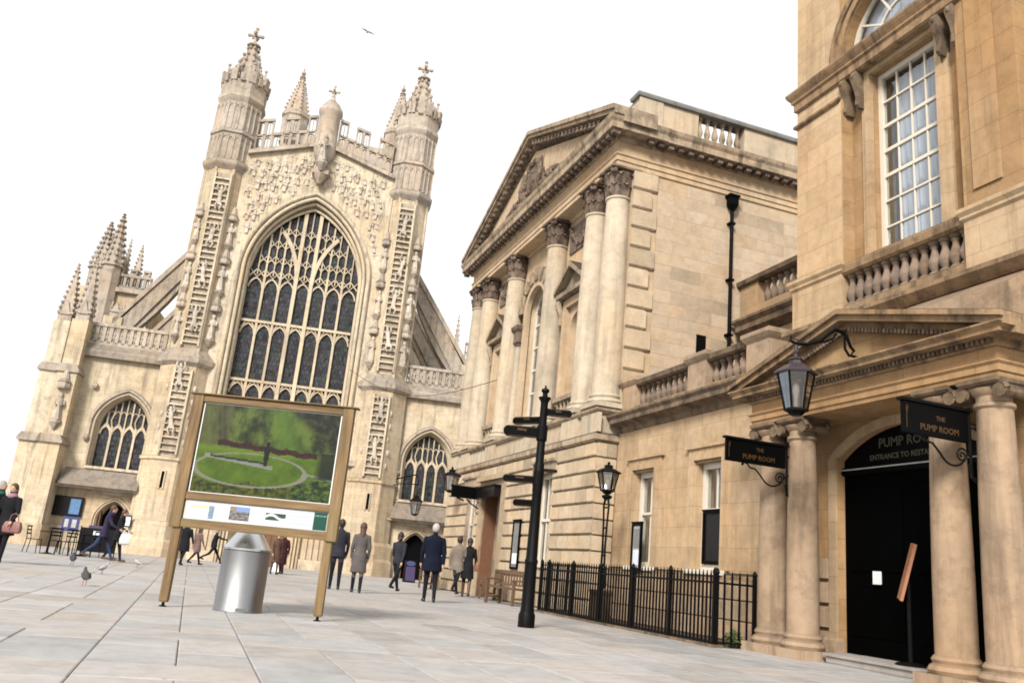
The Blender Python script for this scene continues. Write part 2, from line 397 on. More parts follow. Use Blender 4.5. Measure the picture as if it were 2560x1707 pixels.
# strips of flags run along Y; flags near the camera are single pieces, the far ones one joined part
xs = [-1.2, -.55, .06, .6, 1.28, 1.98, 2.6, 3.35, 4.0, 4.72, 5.4, 6.15, 6.8, 7.5]
while xs[-1] < 8.05: xs.append(8.05 if xs[-1]+.9 > 8.05 else xs[-1]+.7)
while xs[0] > -30: xs.insert(0, xs[0]-random.uniform(.55, .95))
x = 8.05
xr = [8.05]
while xr[-1] < 30: xr.append(xr[-1]+random.uniform(.6, .95))
strips = [(a, b) for a, b in zip(xs[:-1], xs[1:])]+[(a, b) for a, b in zip(xr[:-1], xr[1:])]
def flag_mb(mb, x0, x1, y0, y1, h, mi=0):
    gp, bv = .0045, .009
    mb.rl(x0+gp+bv, x1-gp-bv, y0+gp+bv, y1-gp-bv, [(bv, -.03), (bv, h-.006), (0, h)], mi)
near, far = [], MB()
CY, SY = cos(YAW), sin(YAW)
def lay(x0, x1, y, y1):
    xc, yc = (x0+x1)/2, (y+y1)/2; dep = xc*SY+yc*CY; lat = xc*CY-yc*SY; h = random.uniform(-.0015, .003)
    if dep > 4.9 and abs(lat)/max(dep, .1) < .66 and y1 < 17.5: near.append((dep, x0, x1, y, y1, h))
    else: flag_mb(far, x0, x1, y, y1, h, random.choice((0, 0, 1, 2)))
def run(x0, x1, y, ye):
    while y < ye-.01:
        l = random.choice([.75, .95, 1.15, 1.4, 1.75]) if y < 20 else random.uniform(1.6, 3.0)
        y1 = ye if y+l > ye-.45 else y+l
        lay(x0, x1, y, y1); y = y1
for k in range(0, len(strips)-1, 2):          # pairs of strips, now and then bridged by one broad flag
    (a0, a1), (b0, b1) = strips[k], strips[k+1]; y = random.uniform(-6, -5)
    while y < 96:
        L_ = random.uniform(1.6, 3.4) if y < 20 else random.uniform(4, 8)
        run(a0, a1, y, y+L_); run(b0, b1, y, y+L_); y += L_
        if random.random() < .7: l = random.uniform(.6, 1.0); lay(a0, b1, y, y+l); y += l
near.sort()
fm = {}
FM = []
for i, (bs, pl) in enumerate((((.37, .355, .342), (.42, .405, .392)), ((.375, .35, .332), (.42, .395, .378)), ((.345, .34, .335), (.39, .386, .38)))):
    stone('flag_stone_%s' % 'abc'[i], bs, (.2, .187, .178), .1, None, .16, pale=pl, rv=.13, rough=.7, ledge=0, bsc=6, streak=0, gum=True); FM.append('flag_stone_'+'abc'[i])
for k, (dep, x0, x1, y0, y1, h) in enumerate(near):
    if k < 300:
        mb = MB(); flag_mb(mb, x0, x1, y0, y1, h)
        obj('flagstone', mb, random.choice((FM[0], FM[0], FM[1], FM[2])), pav)
    else: flag_mb(far, x0, x1, y0, y1, h, random.choice((0, 0, 1, 2)))
fo = obj('distant_flagstones', far, FM, pav); fo['kind'] = 'stuff'
# far hill at the left edge of the view
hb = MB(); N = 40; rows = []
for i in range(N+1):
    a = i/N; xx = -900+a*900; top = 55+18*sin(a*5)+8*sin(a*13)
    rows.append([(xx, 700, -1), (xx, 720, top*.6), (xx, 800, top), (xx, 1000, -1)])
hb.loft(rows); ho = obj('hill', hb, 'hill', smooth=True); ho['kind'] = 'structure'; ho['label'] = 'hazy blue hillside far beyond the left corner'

# ---------------------------------------------------------------- the abbey (local frame: x along the west front, y into the church)
AR = radians(-9)
AO = (3+.2*cos(radians(9)), 45-.2*sin(radians(9)), 0)
abbey = thing('abbey', 'gothic stone abbey with twin ladder-carved turrets and a huge west window', 'church', AO, AR, local=True)
def P_(name, mb, mat, parent=abbey, smooth=False, **k): return obj(name, mb, mat, parent, smooth=smooth, **k)
# -- nave front wall with the great window
def gtop(a): return 23.42-.30*abs(a)
WZS, WRI, WH = 15.6, 4.72, 3.4
mb = MB(); I = wall_arch(mb, -4.2, 4.2, 5.6, gtop, 0, WH, 6.6, WZS, WRI, .45, 1.15, 2.98)
mb.add([(-4.2, .45, gtop(4.2)), (0, .45, gtop(0)), (4.2, .45, gtop(4.2)), (4.2, 1.6, gtop(4.2)), (0, 1.6, gtop(0)), (-4.2, 1.6, gtop(4.2))], [(0, 1, 4, 5), (1, 2, 3, 4)])
west = P_('west_wall', mb, 'abbey_trim')
# great door below
mb = MB(); wall_arch(mb, -4.2, 4.2, 0, 5.6, 0, 1.55, 0, 2.6, 1.5, .45, 1.1, 1.2)
lowwall = P_('door_wall', mb, 'abbey_low')
mb = MB(); mb.box(-4.2, 4.2, .2, .46, 5.45, 5.75); P_('string_course', mb, 'abbey_grey')
for s in (-1, 1):
    mb = MB(); mb.box(.01 if s > 0 else -1.22, 1.22 if s > 0 else -.01, 1.0, 1.1, .02, 4.0)
    for k in range(4): mb.box(s*(.18+.3*k)-.03, s*(.18+.3*k)+.03, .96, 1.01, .1, 3.9)
    P_('oak_door', mb, 'door_wood')
for k in range(3):
    a = arc(0, 1.62+.17*k, 2.6, 1.56+.14*k); mb = MB()
    mb.tube([(x, .4-.05*k, z) for x, z in [(-1.62-.17*k, 0)]+a+[(1.62+.17*k, 0)]], .065, 6); P_('door_moulding', mb, 'abbey_low', smooth=True)
for s in (-1, 1):
    mb = MB()
    for k in range(3): mb.box(s*2.75-.42+.3*k-.03, s*2.75-.42+.3*k+.03, .36, .46, .5, 4.6)
    mb.box(s*2.75-.6, s*2.75+.6, .3, .46, 4.6, 4.75); mb.box(s*2.75-.7, s*2.75+.7, .25, .46, 0, .5); P_('panelling', mb, 'abbey_low')
# window orders
for k, (dv, hw, rr, r) in enumerate(((.38, WH+.12, WRI+.1, .13), (.42, WH-.14, WRI-.1, .1), (.66, WH-.3, WRI-.25, .09), (.9, 3.06, WRI-.45, .08))):
    a = arc(0, hw, WZS-.08*k, rr, 16); mb = MB()
    mb.tube([(x, dv, z) for x, z in [(-hw, 6.7)]+a+[(hw, 6.7)]], r, 8); P_('hood_mould' if k == 0 else 'arch_moulding', mb, 'abbey_window_stone' if k else 'abbey_trim', smooth=True)
GH, GS, GR = 2.96, WZS-.25, 4.2
# mullions and tracery
def mullion(x, z0, z1, w_=.15, d0=.98, d1=1.26):
    mb = MB(); mb.box(x-w_/2, x+w_/2, d0, d1, z0, z1)
    P_('mullion', mb, 'abbey_window_stone', west)
LW = 2*GH/7
for i in range(1, 7):
    x = -GH+LW*i; big = i in (3, 4)
    mullion(x, 6.7, GS+arch_h(x, GH, GR) if big else GS+.35, .2 if big else .13, .94 if big else .99)
for z in (12.72, 9.42):
    mb = MB(); mb.box(-GH, GH, .97, 1.24, z-.07, z+.07); P_('transom', mb, 'abbey_window_stone', west)
def tr(pts, w_=.09, d0=1.02, d1=1.2, par=west):
    mb = MB(); mb.ribbon(pts, w_, d0, d1, 'y'); P_('tracery', mb, 'abbey_window_stone', par)
for zt in (GS-.1, 12.62, 9.32):
    for i in range(7):
        cx = -GH+LW*(i+.5); h = LW/2-.05
        tr(arc(cx, h, zt-.62, .56, 5), .08)
        if zt < 15:   # little Y bars over the light heads
            tr([(cx, zt-.08), (cx, zt)], .07); tr([(cx-h, zt-.3), (cx-h*.45, zt)], .055); tr([(cx+h, zt-.3), (cx+h*.45, zt)], .055)
# sub-arches springing from the two strong mullions
for s in (-1, 1):
    x0 = s*LW/2; R_ = (GH*GH+GR*GR)/(2*GH); pts = []
    for k in range(10):
        t = radians(62)*k/9; x = x0+s*(R_-R_*cos(t)); z = GS-.2+R_*sin(t)
        if z > GS+arch_h(x, GH, GR)+.02: break
        pts.append((x, z))
    tr(pts, .2, .95, 1.24)
# upright panel bars in the head
nb = 14
for i in range(1, nb):
    x = -GH+2*GH*i/nb
    if i in (6, 8): continue
    top = GS+arch_h(x, GH, GR)
    if top-GS > .3: tr([(x, GS+.05), (x, top)], .06 if i % 2 else .09)
for i in range(nb):
    cx = -GH+2*GH*(i+.5)/nb; top = GS+arch_h(abs(cx)+.1, GH, GR)
    for zz in (GS+.95, GS+1.9, GS+2.75):
        if zz < top-.12: tr(arc(cx, GH/nb-.03, zz-.22, .22, 4), .05); tr([(cx-GH/nb*.9, zz+.26), (cx, zz), (cx+GH/nb*.9, zz+.26)], .05)
for i in range(7):
    cx = -GH+LW*(i+.5); tr([(cx-LW/2, GS-.1), (cx, GS+.38), (cx+LW/2, GS-.1)], .07); tr([(cx-LW/2, GS+.36), (cx, GS-.1), (cx+LW/2, GS+.36)], .05)
# glass, one pane a light and tier
def pane(poly, d, par=abbey, mat='leaded_glass', name='pane'):
    mb = MB(); mb.prism(poly, d, d+.03, 'y'); P_(name, mb, mat, par)
for i in range(7):
    x0, x1 = -GH+LW*i, -GH+LW*(i+1)
    for z0, z1 in ((6.7, 9.42), (9.42, 12.72), (12.72, GS)): pane([(x0, z0), (x1, z0), (x1, z1), (x0, z1)], 1.14, west)
    top = [(x1+(x0-x1)*k/5, GS+arch_h(x1+(x0-x1)*k/5, GH, GR)) for k in range(6)]
    pane([(x0, GS), (x1, GS)]+top, 1.14, west)
mb = MB(); mb.box(-3.2, 3.2, 1.5, 1.55, 6.4, 20.2); P_('interior_dark', mb, 'dark_interior', west)
# sloping sill below the window
mb = MB(); mb.prism([(-.02+.1, 5.75), (1.2, 5.75), (1.2, 6.72), (1.0, 6.66)], -2.9, 2.9, 'x'); P_('window_sill', mb, 'abbey_trim')

# -- carved figures: statue and angel, shared meshes
def statue_mesh():
    mb = MB(); mb.smooth = True
    pr = [(.20, 0), (.21, .1), (.17, .45), (.15, .75), (.19, 1.0), (.2, 1.12), (.1, 1.22), (.06, 1.26), (.085, 1.32), (.1, 1.4), (.085, 1.49), (.02, 1.54)]
    mb.lathe(pr, 0, 0, 10, 0, 0, 1, .8)
    for s in (-1, 1): mb.tube([(s*.19, 0, 1.1), (s*.23, -.06, .88), (s*.08, -.18, .82)], [.06, .055, .04], 6)
    mb.tube([(0, -.14, .9), (.06, -.13, .5), (.1, -.12, .05)], [.05, .07, .08], 6)
    me = mb.mesh('statue'); me.materials.append(M['abbey_carved']); return me
def angel_mesh():
    mb = MB(); mb.smooth = True
    mb.lathe([(.14, 0), (.13, .2), (.1, .45), (.13, .62), (.05, .7), (.075, .76), (.075, .85), (.02, .9)], 0, 0, 8, 0, 0, 1, .7)
    for s in (-1, 1):
        mb.loft([[(s*.08, .05, .55), (s*.1, 0, .6), (s*.1, .05, .68)], [(s*.28, .06, .5), (s*.3, 0, .62), (s*.28, .06, .8)], [(s*.34, .06, .05), (s*.37, .02, .1), (s*.36, .06, .2)]])
        mb.tube([(s*.1, -.05, .55), (s*.05, -.13, .48)], .035, 5)
    me = mb.mesh('angel'); me.materials.append(M['abbey_carved']); return me
SM, AM = statue_mesh(), angel_mesh()
def climber_mesh():
    mb = MB(); mb.smooth = True
    mb.lathe([(.1, 0), (.12, .25), (.1, .55), (.14, .8), (.06, .92), (.085, 1.0), (.06, 1.12), (.02, 1.15)], 0, 0, 8, 0, 0, 1, .7)
    for s in (-1, 1): mb.tube([(s*.13, -.02, .8), (s*.22, -.1, .95), (s*.17, -.12, 1.2)], .045, 5); mb.tube([(s*.08, -.03, .15), (s*.16, -.1, -.05), (s*.1, -.02, -.25)], .055, 5)
    me = mb.mesh('climber'); me.materials.append(M['abbey_carved']); return me
CMh = climber_mesh()
canopy = MB(); canopy.lathe([(.3, 0), (.33, .08), (.3, .3), (.34, .34), (.2, .5), (.12, .85), (.05, 1.0)], 0, 0, 8, pi/8)
CAN = canopy.mesh('canopy'); CAN.materials.append(M['abbey_grey'])
corb = MB(); corb.lathe([(.06, 0), (.14, .12), (.26, .3), (.3, .36), (.3, .44)], 0, 0, 8, pi/8)
COR = corb.mesh('corbel'); COR.materials.append(M['abbey_grey'])
def niche(x, y, z, par=abbey, sc=1.0, who=None, cap=True):
    obj('corbel', COR, None, par, (x, y, z-.44*sc), None, (sc, sc, sc))
    obj('statue', who or SM, None, par, (x, y-.04, z), (0, 0, random.uniform(-.3, .3)), (sc, sc, sc*random.uniform(.92, 1.05)))
    if cap: obj('canopy', CAN, None, par, (x, y, z+1.62*sc), None, (sc, sc, sc))
# angels in ranks over the window
rr_ = random.Random(3)
for row, z in enumerate((22.1, 21.45, 20.8, 20.15, 19.5, 18.85, 18.2, 17.5)):
    n = 15; 
    for i in range(n):
        x = -3.5+7.0*i/(n-1)+(.12 if row % 2 else -.12)
        if abs(x) > 3.8 or z+.75 > gtop(x)-.1: continue
        if z-.15 < WZS+.1+arch_h(min(abs(x), WH+.24), WH+.25, WRI+.25)+.05: continue
        if abs(x) < .5 and z > 20.9: continue
        s = rr_.uniform(.55, .72); obj('angel', AM, None, west, (x+rr_.uniform(-.08, .08), .42, z+rr_.uniform(-.1, .1)), (rr_.uniform(-.1, .1), rr_.uniform(-.25, .25), rr_.uniform(-.5, .5)), (s, s, s))
mb = MB(); rk = random.Random(5)
for k in range(420):   # carved clouds between the angels
    x = rk.uniform(-3.8, 3.8); z = rk.uniform(16.5, 22.9)
    if z > gtop(x)-.25 or z < WZS+.3+arch_h(min(abs(x), WH+.3), WH+.35, WRI+.35): continue
    r = rk.uniform(.05, .11); mb.ball((x, .45, z), r, 7, 0, rk.uniform(.8, 1.5), .45, rk.uniform(.7, 1.2))
P_('carved_clouds', mb, 'abbey_carved', smooth=True)['kind'] = 'stuff'

# -- pierced battlements of the gable
mb = MB()
for s in (-1, 1): mb.add([(s*.3, .2, 23.42-.09), (s*4.1, .2, gtop(4.1)-.09), (s*4.1, .2, gtop(4.1)+.14), (s*.3, .2, 23.42+.14),
                          (s*.3, .75, 23.42-.09), (s*4.1, .75, gtop(4.1)-.09), (s*4.1, .75, gtop(4.1)+.14), (s*.3, .75, 23.42+.14)], [(0, 1, 2, 3), (7, 6, 5, 4), (3, 2, 6, 7), (0, 4, 5, 1), (1, 5, 6, 2), (0, 3, 7, 4)])
P_('gable_string', mb, 'abbey_grey')
def pierced(x0, x1, z0, h, y0=.42, y1=.6, par=abbey, mat='abbey_grey', nl=2, slope=0, tiers=1, name='parapet'):
    """open-work stone panel with arched lights"""
    mb = MB(); dz = slope*(x1-x0)
    def bar(xa, xb, za, zb, ya=y0, yb=y1):
        sa, sb = slope*(xa-x0), slope*(xb-x0)
        mb.add([(xa, ya, za+sa), (xb, ya, za+sb), (xb, ya, zb+sb), (xa, ya, zb+sa), (xa, yb, za+sa), (xb, yb, za+sb), (xb, yb, zb+sb), (xa, yb, zb+sa)],
               [(0, 1, 2, 3), (7, 6, 5, 4), (3, 2, 6, 7), (0, 4, 5, 1), (1, 5, 6, 2), (0, 3, 7, 4)])
    bar(x0, x1, z0, z0+.2); bar(x0, x1, z0+h-.16, z0+h, y0-.04, y1+.04)
    for k in range(1, tiers): bar(x0, x1, z0+h*k/tiers-.05, z0+h*k/tiers+.05)
    w_ = (x1-x0)/nl
    for k in range(nl+1): bar(max(x0, x0+w_*k-.09), min(x1, x0+w_*k+.09), z0+.1, z0+h-.1)
    for k in range(nl):
        for tt in range(tiers):
            cx = x0+w_*(k+.5); zt = z0+h*(tt+1)/tiers-.1+slope*(cx-x0)
            mb.ribbon(arc(cx, w_/2-.04, zt-.28, .24, 4), .05, y0+.02, y1-.02, 'y')
            mb.ribbon([(cx, z0+h*tt/tiers+.1+slope*(cx-x0)), (cx, zt-.12)], .035, y0+.05, y1-.05, 'y')
    return P_(name, mb, mat, par)
for s in (-1, 1):
    segs = [(.64, 1.15, 2.0, 1), (1.15, 1.62, 1.05, 1), (1.62, 2.45, 2.0, 2), (2.45, 3.0, 1.05, 1), (3.0, 3.9, 2.0, 2)]
    for a, b, h, n in segs:
        x0, x1 = (a, b) if s > 0 else (-b, -a); zb = gtop((a+b)/2)+.16
        pierced(x0, x1, gtop(abs(x0))+.12, h, nl=n, slope=(gtop(x1)-gtop(x0))/(x1-x0)*.9, tiers=2 if h > 1.2 else 1)
# centre turret of the gable with ogee cap and cross
mb = MB(); mb.lathe([(.3, 22.25), (.58, 22.75), (.66, 23.25), (.66, 23.45), (.6, 23.55), (.6, 25.35), (.7, 25.5), (.7, 25.67), (.6, 25.85), (.42, 26.15), (.2, 26.35), (.1, 26.6), (.07, 26.75)], 0, .4, 12, pi/12)
ct = P_('gable_turret', mb, 'abbey_grey', smooth=True)
def cross(x, y, z, s=1.0, par=abbey):
    mb = MB(); mb.lathe([(.1*s, 0), (.13*s, .05*s), (.05*s, .1*s)], 0, 0, 8)
    mb.box(-.045*s, .045*s, -.045*s, .045*s, 0, .75*s); mb.box(-.27*s, .27*s, -.045*s, .045*s, .38*s, .48*s); mb.box(-.04*s, .04*s, -.27*s, .27*s, .385*s, .475*s)
    for a, b, c in ((0, 0, .78), (.28, 0, .43), (-.28, 0, .43), (0, .28, .43), (0, -.28, .43)): mb.ball((a*s, b*s, c*s), .09*s, 6)
    for a, c in ((.11, .3), (-.11, .3)): mb.ball((a*s, 0, c*s), .06*s, 6)
    P_('finial_cross', mb, 'abbey_grey', par, loc=(x, y, z))
cross(0, .4, 26.6, .95)
niche(0, -.28, 22.1, sc=1.15, cap=False)
mb = MB(); mb.box(-.45, .45, -.2, .46, 21.45, 21.7); mb.lathe([(.1, 20.9), (.3, 21.2), (.42, 21.46)], 0, .05, 8); P_('statue_bracket', mb, 'abbey_grey')

# -- the two turrets with the ladders
rung = MB(); rung.box(-.37, .37, -.1, .06, -.042, .042); RUNG = rung.mesh('rung'); RUNG.materials.append(M['abbey_trim'])
def crocket_spire(cx, cy, z0, r0, z1, r1, par, n=8, mat='abbey_grey', ncr=5, cs=.14, edges=None):
    mb = MB(); mb.lathe([(r0*1.06, z0), (r0*1.06, z0+.08), (r0, z0+.12), (r1, z1), (r1*1.9, z1+.06), (r1*1.9, z1+.14), (r1*.7, z1+.3)], cx, cy, n, pi/n)
    for e in range(n):
        t = pi/n+2*pi*e/n
        for k in range(ncr):
            f = (k+.6)/ncr; r = r0+(r1-r0)*f+.02; z = z0+.12+(z1-z0-.12)*f
            s = cs*(1-.4*f); mb.ball((cx+(r+s*.25)*cos(t), cy+(r+s*.25)*sin(t), z+s*.4), s*.55, 6, 0, 1, 1, 1.4)
    return P_('spire', mb, mat, par)
def pinnacle(cx, cy, z0, zs, z1, r, par, mat='abbey_grey', n=4, ncr=8, name='pinnacle'):
    """square shaft, gablets, crocketed spirelet and finial"""
    mb = MB(); mb.lathe([(r, z0), (r, zs), (r*1.2, zs+.05), (r*1.2, zs+.16), (r*.95, zs+.2), (r*.12, z1-.38), (r*.26, z1-.3), (r*.1, z1-.2), (r*.2, z1-.1), (r*.04, z1)], cx, cy, n, pi/n)
    for e in range(n):
        t = pi/n+2*pi*e/n
        for k in range(ncr):
            f = (k+.4)/ncr; rr = r*.95*(1-f)+r*.12*f; z = zs+.2+(z1-.55-zs)*f
            s = r*.19*(1-.3*f); mb.ball((cx+(rr+s*.5)*cos(t), cy+(rr+s*.5)*sin(t), z+s*.5), s, 6, 0, 1, 1, 1.2)
        t2 = 2*pi*e/n; rg = r*.78
        mb.prism([(-r*.55, zs), (r*.55, zs), (0, zs+r*1.7)], -.03, .03, 'y')
        for i in range(len(mb.v)-6, len(mb.v)):
            x, y, z = mb.v[i]; mb.v[i] = (cx+(rg+y)*cos(t2)-x*sin(t2), cy+(rg+y)*sin(t2)+x*cos(t2), z)
    return P_(name, mb, mat, par)
for s in (-1, 1):
    tx, ty = 5.1*s, 1.25
    mb = MB()
    mb.lathe([(1.78, 0), (1.78, .7), (1.7, .85), (1.7, 1.5), (1.58, 1.68), (1.48, 1.7), (1.48, 4.62), (1.56, 4.68), (1.56, 4.82), (1.48, 4.88), (1.46, 9.55)], tx, ty, 8, pi/8)
    lo = P_('turret_base', mb, 'abbey_low')
    mb = MB(); mb.lathe([(1.46, 9.55), (1.66, 9.75), (1.68, 9.95), (1.6, 10.05), (1.25, 10.55), (1.24, 10.5)], tx, ty, 8, pi/8); P_('weathering', mb, 'abbey_grey')
    mb = MB(); mb.lathe([(1.26, 10.3), (1.24, 20.9)], tx, ty, 8, pi/8)
    # shafts on the angles
    for e in range(8):
        t = pi/8+2*pi*e/8; mb.tube([(tx+1.26*cos(t), ty+1.26*sin(t), 10.4), (tx+1.24*cos(t), ty+1.24*sin(t), 20.9)], .09, 6)
    sh = P_('turret_shaft', mb, 'abbey_stone')
    mb = MB(); mb.lathe([(1.24, 20.85), (1.46, 21.12), (1.5, 21.22), (1.5, 21.36), (1.36, 21.5), (1.34, 21.5)], tx, ty, 8, pi/8); P_('turret_string', mb, 'abbey_soot' if 'abbey_soot' in M else 'abbey_grey')
    mb = MB(); mb.lathe([(1.34, 21.45), (1.32, 23.05), (1.42, 23.12), (1.42, 23.28), (1.3, 23.36), (1.26, 25.1), (1.36, 25.3), (1.4, 25.42), (1.36, 25.6), (1.3, 25.7), (1.33, 26.5)], tx, ty, 8, pi/8)
    for e in range(8):      # panelling
        t0 = pi/8+2*pi*e/8; t1 = t0+pi/4
        for z0, z1, r in ((21.55, 23.0, 1.34), (23.4, 25.05, 1.29)):
            pa = Vector((tx+r*cos(t0), ty+r*sin(t0), 0)); pb = Vector((tx+r*cos(t1), ty+r*sin(t1), 0))
            for f in (0, 1/3, 2/3): p = pa.lerp(pb, f); mb.tube([(p.x, p.y, z0), (p.x, p.y, z1)], .05, 4)
            for f in (1/6, .5, 5/6):
                p = pa.lerp(pb, f); d = (pb-pa).normalized()*.13
                mb.tube([tuple(p-d+Vector((0, 0, z1-.3))), tuple(p+Vector((0, 0, z1-.1))), tuple(p+d+Vector((0, 0, z1-.3)))], .035, 4)
        # merlons of the crown: a bent one on each angle, a flat one on each face
        def seg_(ta, tb, z0_, z1_):
            q = []
            for r_, zz_ in ((1.36, z0_), (1.42, z1_), (1.22, z1_), (1.18, z0_)): q.append((r_, zz_))
            A_ = [(tx+r_*cos(ta), ty+r_*sin(ta), z_) for r_, z_ in q]; B_ = [(tx+r_*cos(tb), ty+r_*sin(tb), z_) for r_, z_ in q]
            mb.add(A_+B_, [(0, 1, 2, 3), (7, 6, 5, 4), (0, 4, 5, 1), (1, 5, 6, 2), (2, 6, 7, 3), (3, 7, 4, 0)])
        seg_(t0-.14, t0, 26.4, 27.1); seg_(t0, t0+.14, 26.4, 27.1); seg_(t0+pi/8-.09, t0+pi/8+.09, 26.4, 26.85)
    up = P_('turret_top', mb, 'abbey_grey')
    crocket_spire(tx, ty, 26.3, 1.0, 29.35, .22, abbey, ncr=6, cs=.24)
    for e in range(8):      # little buttresses leaning on the spire
        t = pi/8+2*pi*e/8; mb = MB()
        pa = Vector((tx+1.12*cos(t), ty+1.12*sin(t), 26.4)); pb = Vector((tx+.6*cos(t), ty+.6*sin(t), 27.8))
        mb.tube([pa, (pa.x, pa.y, 27.6), ], [.1, .07], 4); mb.tube([(pa.x, pa.y, 27.3), pb, (tx+.5*cos(t), ty+.5*sin(t), 28.5)], [.07, .07, .04], 4)
        mb.ball((pa.x, pa.y, 27.7), .1, 6); P_('spire_buttress', mb, 'abbey_grey', up)
    cross(tx, ty, 29.6, 1.35, up)
    # ladders
    for z0, z1, r in ((4.95, 9.35, 1.37), (10.65, 20.6, 1.16)):
        yy = ty-r-.02
        par = lo if z0 < 9 else sh
        mb = MB(); mb.box(tx-.36, tx+.36, yy+.0, yy+.03, z0, z1); P_('ladder_back', mb, 'ladder_shade', par)
        for q in (-.42, .42):
            mb = MB(); mb.box(tx+q-.05, tx+q+.05, yy-.13, yy+.05, z0, z1); P_('ladder_rail', mb, 'abbey_trim', par)
        z = z0+.2; k = 0
        while z < z1-.1:
            obj('rung', RUNG, None, par, (tx, yy-.03, z)); z += .335; k += 1
        for z in ([6.1, 8.3] if z0 < 9 else [11.9, 14.2, 16.4, 18.6]):
            obj('climbing_angel', CMh, None, par, (tx+random.uniform(-.08, .08), yy-.14, z+random.uniform(-.3, .3)), (0, random.uniform(-.2, .2), random.uniform(-.4, .4)))
    # niches with statues on the slanting faces
    for a in (-1, 1):
        t = -pi/2+a*pi/4
        for z in (11.2, 13.9, 16.6): niche(tx+1.22*cos(t), ty+1.22*sin(t), z, sh, .95 if z < 16 else .85)
    # small slit window
    mb = MB(); mb.box(tx-.07, tx+.07, ty-1.39, ty-1.33, 3.3, 4.1); P_('slit_window', mb, 'dark_interior', lo)
    mb = MB(); mb.box(tx-.13, tx-.07, ty-1.43, ty-1.34, 3.24, 4.16); mb.box(tx+.07, tx+.13, ty-1.43, ty-1.34, 3.24, 4.16); mb.box(tx-.07, tx+.07, ty-1.43, ty-1.34, 4.1, 4.17); P_('slit_frame', mb, 'abbey_low', lo)
    # low relief flourishes beside the lower ladder
    for a in (-1, 1):
        for k in range(5):
            mb = MB(); x = tx+a*.62; mb.ball((x+a*random.uniform(-.05, .08), ty-1.3, 5.6+.7*k), .1, 6, 0, .8, .6, 1.8)
            P_('relief', mb, 'abbey_carved', lo, smooth=True)

